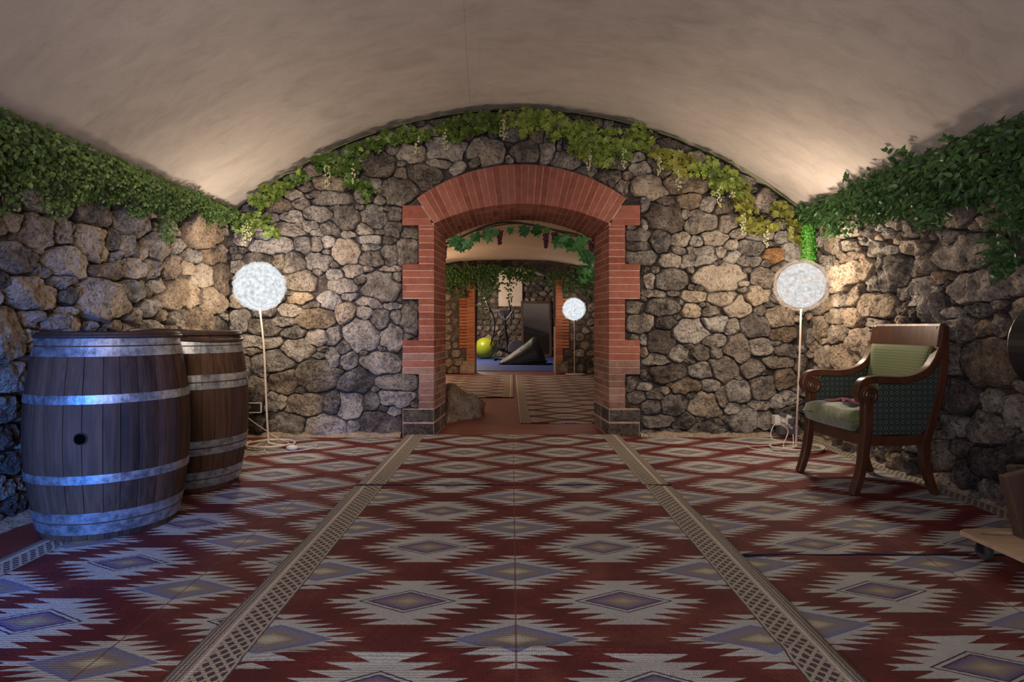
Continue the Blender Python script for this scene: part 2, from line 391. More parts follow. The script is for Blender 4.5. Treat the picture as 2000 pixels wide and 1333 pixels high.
# vault ceiling (a shell with thickness)
def vault_shell(name, x0, x1, y0, y1, hfun, mat, label, ny=60, nx=64, wob=0.02, t=0.25):
    v = []; f = []
    for j in range(ny + 1):
        y = y0 + (y1 - y0) * j / ny
        for i in range(nx + 1):
            x = x0 + (x1 - x0) * i / nx; z = hfun(x)
            d = noise.noise(Vector((x * 0.9, y * 0.9, 3))) * wob + noise.noise(Vector((x * 3, y * 3, 9))) * wob * 0.25
            v.append((x, y, z + d))
    N = len(v)
    v += [(a[0], a[1], a[2] + t) for a in v]
    W = nx + 1
    for j in range(ny):
        for i in range(nx):
            a = j*W + i; f.append((a, a+W, a+W+1, a+1)); f.append((N+a, N+a+1, N+a+W+1, N+a+W))
    for j in range(ny):
        a = j*W; f.append((a, N+a, N+a+W, a+W)); a = j*W + nx; f.append((a, a+W, N+a+W, N+a))
    for i in range(nx):
        a = i; f.append((a, a+1, N+a+1, N+a)); a = ny*W + i; f.append((a, N+a, N+a+1, a+1))
    o = mesh_obj(name, v, f, mat, smooth=True); struct(o, label, 'ceiling'); return o
ceil = vault_shell('ceiling', XL - 0.25, XR + 0.25, -3.0, YB + 0.1, lambda x: vault(x) if XL < x < XR else HS - 0.02, 'plaster', 'mottled beige plaster vault over the front cellar room')
tube('hanging_wire', spline([(-0.367, 5.52, HA - 0.035), (-0.33, 4.6, HA - 0.09), (-0.27, 3.4, HA - 0.12), (-0.22, 2.2, HA - 0.10)], 8), 0.0010, 'hoop', None, 5)
tag(bpy.data.objects['hanging_wire'], 'thin dark wire strung along the crown of the plaster vault', 'wire')

# ------------------------------------------------------------------ rubble stones: power diagram
import numpy as np
def cells(seeds, planes, n=40, seed=1, lim=1.34):
    """each stone is an irregular polygon gauge around its seed; neighbours meet where the gauges are equal"""
    rg = np.random.RandomState(seed); N = len(seeds)
    C = np.array([[a[0], a[1]] for a in seeds]); WH = np.array([[a[2], a[3]] for a in seeds]) / 2
    K = 7; PLN = np.zeros((N, K, 2))
    for i in range(N):
        k = rg.randint(5, 8); a0 = rg.uniform(0, 6.28); an = a0 + 2*np.pi*(np.arange(K) % k + rg.uniform(-.30, .30, K))/k; r = rg.uniform(0.86, 1.12, K)
        PLN[i, :, 0] = np.cos(an)/r; PLN[i, :, 1] = np.sin(an)/r
    out = []; th = 2*np.pi*np.arange(n)/n; dirs = np.stack([np.cos(th), np.sin(th)], 1)
    for i in range(N):
        a = seeds[i]; c = C[i]; dist = np.hypot(*(C - c).T); reach = WH[i].max()*1.5 + WH.max(1)*1.5
        nb = [j for j in np.nonzero(dist < reach)[0] if j != i]
        T = np.linspace(0.02, 1.0, 42) * WH[i].max()*1.7
        P = c + dirs[:, None, :] * T[None, :, None]          # n,t,2
        def gauge(j): q = (P - C[j]) / WH[j]; return (q @ PLN[j].T).max(-1)
        own = gauge(i); bad = own > lim
        for j in nb: bad |= gauge(j) < own
        for (nx, ny, d) in planes(a): bad |= (P[..., 0]*nx + P[..., 1]*ny) > d
        first = np.where(bad.any(1), bad.argmax(1), len(T)) ; tt = T[np.maximum(first - 1, 0)] * (first > 0)
        if (first == 0).sum() > n*0.4: continue
        # light smoothing keeps corners but removes stair steps
        tt = (np.roll(tt, 1) + 4*tt + np.roll(tt, -1))/6
        poly = [(c[0] + dirs[k, 0]*tt[k], c[1] + dirs[k, 1]*tt[k]) for k in range(n)]
        A = 0.5*abs(sum(poly[k][0]*poly[(k+1) % n][1] - poly[(k+1) % n][0]*poly[k][1] for k in range(n)))
        if A < 0.0009: continue
        out.append((a, poly, A))
    return out
def stone_geo(poly, A, rnd, D, gap, n, P3, seed):
    # centroid
    cx = cy = ar = 0
    for k in range(len(poly)):
        x0, y0 = poly[k]; x1, y1 = poly[(k+1) % len(poly)]; c = x0*y1 - x1*y0; ar += c; cx += (x0+x1)*c; cy += (y0+y1)*c
    cx /= 3*ar; cy /= 3*ar
    R = math.sqrt(A)
    out = poly if ar > 0 else poly[::-1]
    if n < len(out): out = [out[int(k*len(out)/n)] for k in range(n)]
    n = len(out)
    sh = max(0.6, 1 - gap / (0.5 * R)); seed_v = Vector((seed * 3.17, seed * 1.93, seed * 0.71))
    tx = rnd.uniform(-0.35, 0.35); ty = rnd.uniform(-0.35, 0.35)
    ox = rnd.uniform(-0.25, 0.25); oy = rnd.uniform(-0.25, 0.25)
    rings = [(1.02, -0.9), (1.0, 0.10), (0.98, 0.58), (0.94, 0.82), (0.86, 0.93), (0.73, 0.98), (0.57, 1.0), (0.38, 1.02), (0.18, 1.03)]
    V = []; F = []; PL = []
    for k in range(rnd.choice((3, 4, 4, 5))):
        a = rnd.uniform(0, 2*PI); sl = rnd.uniform(0.15, 1.1); PL.append((math.cos(a)*sl, math.sin(a)*sl, rnd.uniform(0.85, 1.15)))
    def pt(x, y, d, edge):
        q = Vector((x * 1.0, y * 1.0, d * 1.0)) + seed_v
        n1 = noise.noise(q * (1.6 / R)); n2 = noise.noise(q * 22); n3 = noise.noise(q * 48)
        c = abs(noise.noise(q * (2.6 / R) + Vector((5, 5, 5)))); vo = noise.voronoi(q * 13)[0]; n4 = (0.45 - vo[0])
        if edge >= 0:
            fac = min(p_[2] - ((x-cx)*p_[0] + (y-cy)*p_[1])/R*0.9 for p_ in PL) * D
            dd = min(d, max(fac, D*0.25)) + (n1 * 0.28 * D - c * 0.35 * D + n2 * 0.016 + n3 * 0.012 + n4 * 0.022) * edge + ((x-cx)*tx + (y-cy)*ty) * 0.3 * edge
        else: dd = d
        lx = noise.noise(q * 16 + Vector((9, 0, 0))) * 0.012; ly = noise.noise(q * 16 + Vector((0, 9, 0))) * 0.012
        return P3(x + lx, y + ly, dd)
    for (s, d) in rings:
        k = s * sh; wgt = 1 - s
        for (x, y) in out:
            X = cx + (x-cx)*k + ox*R*wgt*0.5; Y = cy + (y-cy)*k + oy*R*wgt*0.5
            V.append(pt(X, Y, d * D, 0.5 if d == 0 else (1.0 if d > 0 else -1)))
    V.append(pt(cx + ox*R*0.5, cy + oy*R*0.5, D * 1.02, 1.0))
    for r_ in range(len(rings) - 1):
        for i in range(n):
            a = r_*n + i; b = r_*n + (i+1) % n; F.append((a, b, b+n, a+n))
    c = len(V) - 1; b0 = (len(rings)-1)*n
    for i in range(n): F.append((b0+i, b0+(i+1) % n, c))
    F.append(tuple(range(n-1, -1, -1)))
    return V, F, P3(cx, cy, 0)
def fill(seeds, u0, u1, v0, v1, du, dv, rnd, ok=lambda u, v: True):
    base = list(seeds); v = v0 + dv/2; row = 0
    while v < v1:
        u = u0 + du * (0.5 if row % 2 else 0.15)
        while u < u1:
            a = u + rnd.uniform(-.25, .25)*du; b = v + rnd.uniform(-.25, .25)*dv
            if ok(a, b) and all(((a-s[0])/(0.5*s[2]+du*0.42))**2 + ((b-s[1])/(0.5*s[3]+dv*0.42))**2 > 1 for s in base):
                seeds.append((a, b, du*rnd.uniform(.8, 1.2), dv*rnd.uniform(.8, 1.2), rnd.choice(['stone', 'stone', 'stone_dark', 'stone_tan'])))
            u += du
        v += dv; row += 1
def build_stones(wall, seeds, planes, P3, Dfun, gap, rnd, nfun, flip=False, limit=300):
    cs = cells(seeds, planes); cs.sort(key=lambda c: -c[2])
    rest_v = []; rest_f = []
    for i, (a, poly, A) in enumerate(cs):
        D = Dfun(a, A)
        V, F, O = stone_geo(poly, A, rnd, D, gap, nfun(A), P3, i + 1)
        if flip: F = [tuple(reversed(f)) for f in F]
        if i < limit:
            o = mesh_obj('stone', [x - O for x in V], F, a[4], wall, smooth=True, loc=O)
        else:
            b = len(rest_v); rest_v += V; rest_f += [tuple(k + b for k in f) for f in F]
    if rest_v: tag(mesh_obj('small_stones', rest_v, rest_f, 'stone', wall, smooth=True), kind='stuff')
    return len(cs)

# ---- back wall: (px, py, w, h[, kind]) read off the photograph, placed on the wall plane
BW = """573,380,28,20;601,384,12,9;616,378,22,14;586,396,35,23;543,401,50,26,t;646,386,77,28;640,357,68,30,t;570,422,46,26;618,417,64,24;524,425,35,17
565,446,62,24;495,446,44,10;604,443,34,18;643,447,38,26;620,454,30,12;477,467,42,28;515,463,38,20;529,479,92,30;590,478,42,28;616,475,20,30;640,469,26,22
500,506,60,24;543,509,20,24;575,514,40,38;618,512,44,34;707,385,32,22;742,390,22,19;780,372,74,56;700,404,24,10;676,425,46,44;731,425,48,48;755,408,22,10
770,416,30,31;767,449,30,30;800,457,32,18;711,446,34,22;740,452,22,9;682,458,28,13;723,467,46,18;759,469,26,16;675,492,50,48,p;722,482,28,14;724,505,46,30
763,497,36,38;795,491,44,50;618,531,18,13;590,550,48,40;585,584,40,26,t;640,590,40,34;655,538,32,26;686,530,36,26;670,558,54,30;563,606,44,22;611,595,46,14
618,622,74,38,t;462,626,44,42;514,641,64,36;570,651,42,24;548,630,56,16;618,662,48,28;500,668,88,26;578,682,62,40;703,547,28,20;746,560,72,64;775,541,24,22
763,525,44,12;681,581,34,15;722,590,54,20;672,612,38,40,t;712,611,24,32;741,627,34,40;773,620,22,28;799,625,38,58;763,597,40,12;703,653,74,62;765,658,42,50
652,659,26,36;668,678,30,26;486,686,48,14;475,715,24,40;528,707,86,38;512,732,22,12;550,749,52,42,t;497,764,50,52;531,786,22,44;548,786,24,28;590,791,60,40,t
617,735,80,56;558,833,72,40;635,835,74,44;497,829,40,38;650,702,26,40;680,705,36,28;745,710,84,44;693,747,62,44;770,748,88,28;724,785,36,32;775,780,70,34
683,794,54,56;652,790,34,46;689,833,28,26;742,831,96,46,d;772,805,34,14;809,790,18,14;609,334,34,20;594,360,40,24;738,322,68,46,d;717,306,44,20;768,289,30,24
803,299,60,32;782,320,16,12,t;782,340,24,24,t;827,343,62,46;874,290,82,44;860,317,52,17;697,326,14,24;712,354,16,18;732,358,30,20;690,295,44,20;650,318,40,18
745,275,48,18;845,252,50,24;900,262,56,24;891,327,28,22;931,314,28,22;953,296,70,54;965,258,26,30;1005,256,58,44;995,310,18,14;994,283,18,12,p;1028,298,50,42,d
1050,259,30,36,t;1072,267,26,22;1069,296,28,40;1094,280,10,26;1114,276,38,30;1107,313,56,38;930,232,50,18;1100,243,60,20;1040,230,50,16;990,229,40,14;870,242,60,16
1140,307,27,18,t;1167,314,34,26;1150,332,38,18;1192,349,42,40;1208,319,46,22;1243,307,34,20;1253,328,46,24;1226,343,22,18,t;1216,364,28,26;1226,280,46,36;1271,288,46,22
1295,320,56,42;1265,364,68,44,t;1340,359,104,38,t;1150,262,50,24;1190,268,40,24;1180,290,44,24;1310,282,50,22;1355,310,42,26;1390,325,40,20;1256,398,26,34;1233,390,20,28,d
1303,393,38,18;1345,393,48,33,t;1384,397,32,26;1422,403,50,28,t;1303,427,74,48,d;1341,419,24,18;1372,433,66,36;1261,437,12,22;1246,459,44,22,d;1292,470,38,42;1246,482,44,20,d
1256,503,62,24;1332,469,36,26;1362,472,26,22;1398,464,46,26;1332,491,34,16;1310,508,42,28;1364,500,64,42;1424,436,40,34;1410,494,22,20;1441,456,38,20;1487,460,54,24
1494,395,40,44;1535,463,44,20;1428,477,24,20;1474,484,42,30;1515,498,42,26,o;1553,492,40,36;1468,510,46,20;1430,502,28,22;1525,438,22,20;1560,440,24,24;1270,549,19,25
1313,547,60,42;1408,543,96,48,p;1277,574,48,14;1315,573,26,10;1352,561,14,11;1358,580,46,24,p;1330,590,12,12;1410,583,50,28,t;1240,600,32,22;1249,634,52,34;1297,602,60,28
1351,608,42,26,p;1389,609,30,24;1443,602,46,34,p;1304,632,38,28,d;1350,647,62,48;1397,634,46,30;1397,666,48,24;1291,666,52,44,d;1258,665,14,22;1258,688,14,20,t;1325,690,34,30
1283,704,48,24;1370,690,40,28;1401,692,20,20;1307,731,68,36,d;1370,727,42,28;1417,722,54,44;1251,732,26,14;1232,751,24,22;1260,757,34,14;1337,753,58,34,t;1388,754,36,22
1441,765,46,40;1246,776,34,22,d;1279,772,30,20,d;1319,791,44,44,d;1273,798,36,30,d;1383,793,60,46,t;1410,782,22,34;1286,822,60,24,d;1337,826,42,30,d;1379,840,82,24;1313,846,50,12
1271,848,38,12;1494,541,44,40;1451,554,22,14;1453,567,22,12;1480,579,46,34,p;1432,639,26,30;1481,638,60,42,d;1486,608,22,20;1523,620,56,46,t;1532,651,56,30,t;1581,655,46,42,t
1442,680,48,44,d;1488,675,44,34;1596,612,30,16;1520,526,30,12;1525,708,60,24;1537,686,40,24;1471,721,40,32;1535,740,40,38,t;1490,757,48,40;1487,791,40,18;1520,787,26,22
1435,800,30,22;1455,824,56,40;1496,824,34,32;1544,776,24,26;1540,820,40,40;1570,720,20,40"""
MK = {'t': 'stone_tan', 'd': 'stone_dark', 'o': 'stone_ochre', 'p': 'stone_pale'}
def parse(txt):
    out = []
    for tok in txt.replace('\n', ';').split(';'):
        q = tok.split(','); a = [float(x) for x in q[:4]]; out.append((*a, MK[q[4]] if len(q) > 4 else 'stone'))
    return out
rnd = random.Random(7)
seeds = []
for (a, b, w_, h_, mt) in parse(BW):
    p = px(a, b, YB - 0.02); s = 1200 / (YB - 0.02)
    seeds.append((p.x, p.z, w_ / s, h_ / s, mt))
# brick archway geometry
AX, AHW = 0.0855, 0.79
RI = 1.842; ZI = 2.103 - RI; RE = 1.607; ZE = 2.462 - RE
def tooth_wide(z): return z < 0.26 or 0.55 < z < 0.875 or 1.235 < z < 1.555 or 1.90 < z < 2.12
def inarch(u, v):
    if v > 1.95: return math.hypot(u - AX, v - ZE) < RE + 0.03 and abs(u - AX) < 1.1
    return abs(u - AX) < 1.0
fill(seeds, XL, XR, 0.0, HA, 0.17, 0.12, rnd, lambda u, v: v < vault(u) - 0.02 and not inarch(u, v))
fill(seeds, XL, XR, 0.0, HA, 0.085, 0.055, rnd, lambda u, v: v < vault(u) - 0.02 and not inarch(u, v))
def planes_back(a):
    u, v = a[0], a[1]; out = [(0, -1, 0.0), (-1, 0, -XL), (1, 0, XR)]
    # stay under the vault: tangent half plane
    dx, dz = u - XC, v - ZC; L = math.hypot(dx, dz); out.append((dx/L, dz/L, (dx/L)*XC + (dz/L)*ZC + RV - 0.01))
    if v > 2.13 or (v > 1.95 and math.hypot(u-AX, v-ZE) > RE and abs(u-AX) < 1.05):
        dx, dz = u - AX, v - ZE; L = math.hypot(dx, dz); nx, nz = dx/L, dz/L
        out.append((-nx, -nz, -(nx*AX + nz*ZE) - RE - 0.012))
        if v < 2.2 and abs(u - AX) > 0.98: out = out[:-1] + [(1, 0, -0.995)] if u < 0 else out[:-1] + [(-1, 0, -1.162)]
    elif v < 2.13:
        wide = tooth_wide(v); 
        if u < AX: out.append((1, 0, -0.998 if wide else -0.848))
        else: out.append((-1, 0, -1.162 if wide else -1.028))
    return out
# backing walls: strips of rough mortar around the opening
def opening_top(x):
    d = abs(x - AX)
    return ZI + 0.05 + math.sqrt(RI**2 - d*d) if d < AHW + 0.05 else 0.0
def wall_with_hole(name, y0, y1, x0, x1, topf, holef, mat, label, n=90, rough=0.02):
    v = []; f = []
    xs = [x0 + (x1-x0)*i/n for i in range(n+1)]
    NV = 26
    for side, y in ((0, y0), (1, y1)):
        for x in xs:
            lo = holef(x); hi = topf(x) + 0.06
            for k in range(NV+1):
                z = lo + (hi-lo)*k/NV
                d = noise.noise(Vector((x*4, z*4, 7)))*rough + noise.noise(Vector((x*14, z*14, 2)))*rough*0.5 if side == 0 else 0
                v.append((x, y + d, z))
    W = NV+1; N = (n+1)*W
    for i in range(n):
        for k in range(NV):
            a = i*W+k; f.append((a, a+W, a+W+1, a+1)); f.append((N+a, N+a+1, N+a+W+1, N+a+W))
        a = i*W; f.append((a, N+a, N+a+W, a+W)); a = i*W+NV; f.append((a, a+W, N+a+W, N+a))
        if abs(holef(xs[i]) - holef(xs[i+1])) > 0.5: pass
    for i in (0, n):
        for k in range(NV):
            a = i*W+k; f.append((a, a+1, N+a+1, N+a))
    o = mesh_obj(name, v, f, mat, smooth=True); struct(o, label); return o
wb = wall_with_hole('wall_back', YB + 0.048, YT - 0.02, XL - 0.2, XR + 0.2, lambda x: vault(x) if XL < x < XR else HS, lambda x: opening_top(x) if opening_top(x) > 0 else 0.0, 'mortar', 'rough rubble stone end wall with the brick archway in it', n=140)
# the strip between hole columns leaves slanted quads at the jambs; the brick jambs cover them
nb = build_stones(wb, seeds, planes_back, lambda u, v, d: Vector((u, YB + 0.03 - d, v)),
    lambda a, A: min(0.10, 0.045 + 0.22 * math.sqrt(A) * rnd.uniform(0.3, 1.0)), 0.003, rnd, lambda A: 40 if A > .012 else 28, limit=300)
# sandy footing along the back wall
def footing(name, p0, p1, nrm, w_, h_, parent):
    v = []; f = []; n = 60; p0 = Vector(p0); p1 = Vector(p1); nrm = Vector(nrm)
    for i in range(n+1):
        p = p0.lerp(p1, i/n); a = 1 + 0.6*noise.noise(p*6); b = 1 + 0.5*noise.noise(p*9 + Vector((4, 4, 4)))
        v += [p + nrm*w_*a, p + nrm*w_*a*0.5 + Vector((0, 0, h_*0.5*b)), p - nrm*0.05 + Vector((0, 0, h_*b)), p - nrm*0.05]
    for i in range(n):
        for k in range(3): a = i*4+k; f.append((a, a+4, a+5, a+1))
    return mesh_obj(name, v, f, 'sand', parent, smooth=True)
footing('footing', (XL, YB, 0), (-1.0, YB, 0), (0, -1, 0), 0.09, 0.05, wb); footing('footing', (1.16, YB, 0), (XR, YB, 0), (0, -1, 0), 0.09, 0.05, wb)

# ---- side walls
LW = """80,375,96,80;20,385,56,50,d;28,432,40,30,t;5,440,26,44,t;82,459,58,72,t;124,447,54,56;190,416,56,58;139,416,18,18;194,477,60,74,t;38,505,78,60;132,510,88,58
265,435,56,52;230,470,18,44;338,446,34,26;390,455,62,58,t;258,482,42,40;313,484,42,50;348,478,34,32;264,525,34,40,t;303,526,30,38;340,525,32,54,t;375,524,32,26,p
382,500,34,30;405,538,34,46,p;420,503,44,28,t;442,543,28,58,t;264,566,50,38;319,560,34,28;355,572,84,58,t;397,581,22,30,t;427,592,40,50,t;297,603,24,32;270,620,34,30
351,623,24,38;385,624,42,52,t;427,633,38,34;302,636,44,24;320,616,22,28,t;430,455,30,30,t;212,529,58,32,t;66,572,102,66,t;122,550,56,22;143,578,28,38;200,587,82,74,t
8,548,26,38,d;6,585,22,34;25,655,58,100,t;72,625,36,38,t;132,632,78,32,t;143,609,30,18;190,637,22,20;228,637,30,20,t;25,738,60,56;20,800,56,56,d;15,855,50,50,d
35,905,44,44,d;12,950,44,44,d;40,990,50,44,d"""
RW = """1617,466,34,50,t;1650,503,34,20,t;1653,539,56,52,t;1684,522,22,42,t;1704,488,24,22;1712,514,14,30;1737,490,22,20;1772,483,42,26,t;1744,535,44,64;1708,558,32,38
1793,521,36,40;1795,572,52,66;1664,577,32,44,t;1642,589,14,26;1622,589,22,22,t;1707,598,72,50,t;1755,605,20,22;1655,622,32,36,t;1702,634,40,24;1620,622,34,36,t
1758,573,26,26;1777,444,36,34;1724,457,18,16;1690,450,30,20;1938,430,54,32,t;1858,428,50,40;1845,463,36,34;1895,495,140,60;1990,480,40,60,d;1908,558,94,64;1985,545,50,60
1858,585,14,18;1905,605,36,26;1942,596,30,18;1848,612,30,24;1815,600,30,80;1942,455,20,20;1982,440,40,24;1868,643,54,46;1913,645,32,34,t;1948,640,38,40;1850,704,30,48
1927,710,112,90,t;1868,775,72,62,d;1923,783,36,44;1975,805,60,54;1987,755,26,24;1857,832,44,40;1920,842,66,60;1861,873,42,28,d;1825,890,34,50,t;1925,905,84,64,d
1932,960,64,50;1988,872,30,56;1966,915,28,24;1872,925,36,50,d;1990,955,24,40;1835,938,40,24,t;1676,678,50,60,t;1630,700,50,50,t;1700,652,36,40,t;1600,700,30,50,t
1625,650,40,44,t;1590,640,24,40,t"""
def side_wall(name, X, txt, sgn, label):
    rr = random.Random(11 if sgn < 0 else 23)
    sd = []
    for (a, b, w_, h_, mt) in parse(txt):
        c = px_x(a, b, X - sgn*0.03); l = px_x(a - w_/2, b, X - sgn*0.03); r = px_x(a + w_/2, b, X - sgn*0.03); s = 1200 / c.y
        if c.y > YB + 0.1: continue
        sd.append(((l.y + r.y)/2, c.z, abs(l.y - r.y), h_/s, mt))
    fill(sd, 2.7 if sgn < 0 else 2.7, YB, 0.0, HS + 0.05, 0.19, 0.14, rr)
    fill(sd, 2.7, YB, 0.0, HS + 0.05, 0.10, 0.07, rr)
    fill(sd, 1.0, 2.7, 0.0, HS + 0.05, 0.26, 0.2, rr)
    bm = bmesh.new(); add_box(bm, (X + sgn*0.14, (YT - 3.2)/2, 1.0), (0.2, YT + 3.2, 2.1))
    wl = bm_obj(name, bm, 'mortar'); struct(wl, label)
    build_stones(wl, sd, lambda a: [(0, -1, 0.0), (0, 1, HS + 0.04), (1, 0, YB - 0.0)],
        lambda u, v, d: Vector((X + sgn*(0.03 - d), u, v)),
        lambda a, A: min(0.15, 0.05 + 0.24*math.sqrt(A)*rr.uniform(0.5, 1.1)) * (0.45 if a[0] > 5.0 else 1), 0.006, rr, lambda A: 40 if A > 0.02 else 28, flip=(sgn > 0))
    return wl
wl = side_wall('wall_left', XL, LW, -1, 'left rubble stone wall behind the two barrels')
wr = side_wall('wall_right', XR, RW, 1, 'right rubble stone wall behind the armchair')
footing('footing', (XL, 1.2, 0), (XL, YB, 0), (1, 0, 0), 0.13, 0.05, wl); footing('footing', (XR, 1.2, 0), (XR, YB, 0), (-1, 0, 0), 0.02, 0.05, wr)
wf = box_obj('wall_front', (0.05, -3.1, 1.5), (5.6, 0.2, 3.2), 'mortar'); struct(wf, 'stone wall behind the camera')

# ------------------------------------------------------------------ brick archway
trim = mesh_obj('trim_1', [], [], None); 
trim_bm = bmesh.new()
YF = YB - 0.03
# mortar core of jambs and arch, slightly inside the bricks
XLf, XRf, XLr, XRr = -0.704, 0.875, -0.663, 0.82
def hexa(bm, front, back, y0, y1):
    """front/back: lists of (x,z)"""
    a = [bm.verts.new((x, y0, z)) for x, z in front]; b = [bm.verts.new((x, y1, z)) for x, z in back]; n = len(a)
    bm.faces.new(a); bm.faces.new(b[::-1])
    for i in range(n): bm.faces.new((a[i], b[i], b[(i+1) % n], a[(i+1) % n]))
e = 0.0025
for sgn, xf, xr, xn in ((-1, XLf, XLr, -0.843), (1, XRf, XRr, 1.023)):
    hexa(trim_bm, [(xf + sgn*e, 0), (xf + sgn*e, 1.93), (xn - sgn*e, 1.93), (xn - sgn*e, 0)], [(xr + sgn*e, 0), (xr + sgn*e, 1.88), (xn, 1.88), (xn, 0)], YF + e, YT)
    xw = -0.991 if sgn < 0 else 1.157
    for z0, z1 in ((0, .25), (.56, .87), (1.24, 1.55), (1.925, 2.09)):
        hexa(trim_bm, [(xf + sgn*.03, z0+e), (xf + sgn*.03, z1-e), (xw - sgn*e, z1-e), (xw - sgn*e, z0+e)], [(xf + sgn*.03, z0+e), (xf + sgn*.03, z1-e), (xw - sgn*e, z1-e), (xw - sgn*e, z0+e)], YF + e + .0012, YF + 0.14)
AI = math.asin(AHW / RI); AE = math.asin(0.945 / RE)
def Ip(t, o=0): a = t*AI; return (AX + (RI+o)*math.sin(a), ZI + (RI+o)*math.cos(a))
def Ep(t, o=0): a = t*AE; return (AX + (RE+o)*math.sin(a), ZE + (RE+o)*math.cos(a))
RI2 = ((0.7415**2 + 0.198**2) / (2*0.198)); AX2 = (XLr+XRr)/2; ZI2 = 2.059 - RI2; AI2 = math.asin(0.7415/RI2)
def Rp(t, o=0): a = t*AI2; return (AX2 + (RI2+o)*math.sin(a), ZI2 + (RI2+o)*math.cos(a))
NB = 30
for i in range(NB):
    t0 = -1 + 2*i/NB; t1 = -1 + 2*(i+1)/NB
    hexa(trim_bm, [Ip(t0, e), Ep(t0, -e), Ep(t1, -e), Ip(t1, e)], [Rp(t0, e), Ep(t0, -e), Ep(t1, -e), Rp(t1, e)], YF + e, YT)
bmesh.ops.recalc_face_normals(trim_bm, faces=trim_bm.faces); trim_bm.to_mesh(trim.data); trim_bm.free(); trim.data.materials.append(MAT['brick_mortar'])
struct(trim, 'red brick archway surround with toothed jambs', 'archway')
rb = random.Random(3)
def lerp2(a, b, t): return (a[0] + (b[0]-a[0])*t, a[1] + (b[1]-a[1])*t)
def brick8(front, back, y0, y1, mat, parent=trim, bev=0.0025):
    bm = bmesh.new(); jy = rb.uniform(-0.003, 0.0008) if y0 < YF + 0.01 else 0
    hexa(bm, front, back, y0 + jy, y1)
    cx = sum(p[0] for p in front)/len(front); cz = sum(p[1] for p in front)/len(front); O = Vector((cx, (y0+y1)/2, cz))
    for v in bm.verts: v.co -= O
    bmesh.ops.bevel(bm, geom=bm.edges[:], offset=bev, segments=1, affect='EDGES')
    return bm_obj('brick', bm, mat, parent, loc=O)
g = 0.0085
for i in range(NB):        # arch: face voussoir and two more rows into the soffit
    t0 = -1 + 2*i/NB; t1 = -1 + 2*(i+1)/NB; dt = 0.055*2/NB; t0 += dt; t1 -= dt
    D = YT - YF
    def S(t, q, o=0): return lerp2(Ip(t, o), Rp(t, o), q)
    off = rb.choice([0.0, 0.07])
    q1 = 0.22 + off; q2 = 0.60 + off
    for (qa, qb) in ((0, q1), (q1 + .015, q2), (q2 + .015, 1.0)):
        top0 = (lambda t: Ep(t)) if qa == 0 else (lambda t: S(t, qa, 0.11))
        fr = [S(t0, qa), top0(t0), top0(t1), S(t1, qa)]
        bk = [S(t0, qb), Ep(t0) if qa == 0 else S(t0, qb, 0.11), Ep(t1) if qa == 0 else S(t1, qb, 0.11), S(t1, qb)]
        brick8(fr, bk, YF + D*qa, YF + D*qb, 'brick')
CHT = 0.0625
for sgn in (-1, 1):
    xf, xr = (XLf, XLr) if sgn < 0 else (XRf, XRr); xn = -0.843 if sgn < 0 else 1.023; xw = -0.991 if sgn < 0 else 1.157
    for k in range(4, 31):
        z0 = k*CHT + g/2; z1 = (k+1)*CHT - g/2; wide = k in (9, 10, 11, 12, 13, 20, 21, 22, 23, 24)
        if k == 30: z1 = 1.905
        mt = 'brick_dirty' if k < 9 or (k < 12 and rb.random() < 0.6) else 'brick'
        xo = (xw if wide else xn); j = rb.uniform(-.004, .004); xo += j
        q = 0.16 if k % 2 else 0.34; D = YT - YF
        def X(qq): return xf + (xr - xf)*qq
        brick8([(X(0), z0), (X(0), z1), (xo, z1), (xo, z0)], [(X(q), z0), (X(q), z1), (xo, z1), (xo, z0)], YF, YF + D*q, mt)
        q2 = q + 0.34
        for (a, b) in ((q + .012, q2), (q2 + .012, 1.0)):
            xi = X(0) + sgn*0.12
            brick8([(X(a), z0), (X(a), z1), (xi, z1), (xi, z0)], [(X(b), z0), (X(b), z1), (xi, z1), (xi, z0)], YF + D*a, YF + D*b, mt)
    # springer bricks (a wide block under the arch end)
    for z0, z1 in ((1.91, 1.968), (1.973, 2.09)):
        t = -1 if sgn < 0 else 1; inn = Ip(t); out = Ep(t)
        f_ = max(0, (z0 - inn[1]) / (out[1]-inn[1])); f1 = max(0, (z1 - inn[1]) / (out[1]-inn[1]))
        xa = inn[0] + (out[0]-inn[0])*f_ + sgn*0.012; xb = inn[0] + (out[0]-inn[0])*f1 + sgn*0.012
        brick8([(xa, z0), (xb, z1), (xw, z1), (xw, z0)], [(xa, z0), (xb, z1), (xw, z1), (xw, z0)], YF, YF + 0.14, 'brick')
    # grey stone foot blocks of the jamb
    for z0, z1 in ((0.0, 0.12), (0.125, 0.247)):
        xo = xw + rb.uniform(-.006, .006); D = YT - YF
        o = brick8([(xf, z0), (xf, z1), (xo, z1), (xo, z0)], [(xf+(xr-xf)*.5, z0), (xf+(xr-xf)*.5, z1), (xo, z1), (xo, z0)], YF, YF + D*.5, 'stone_dark', bev=0.01)
        o.name = 'foot_block'; o['label'] = 'grey dirty stone block'
        o = brick8([(xf+(xr-xf)*.52, z0), (xf+(xr-xf)*.52, z1), (xf+sgn*.13, z1), (xf+sgn*.13, z0)], [(xr, z0), (xr, z1), (xf+sgn*.13, z1), (xf+sgn*.13, z0)], YF + D*.52, YT, 'stone_dark', bev=0.01)
        o.name = 'foot_block'; o['label'] = 'grey dirty stone block'

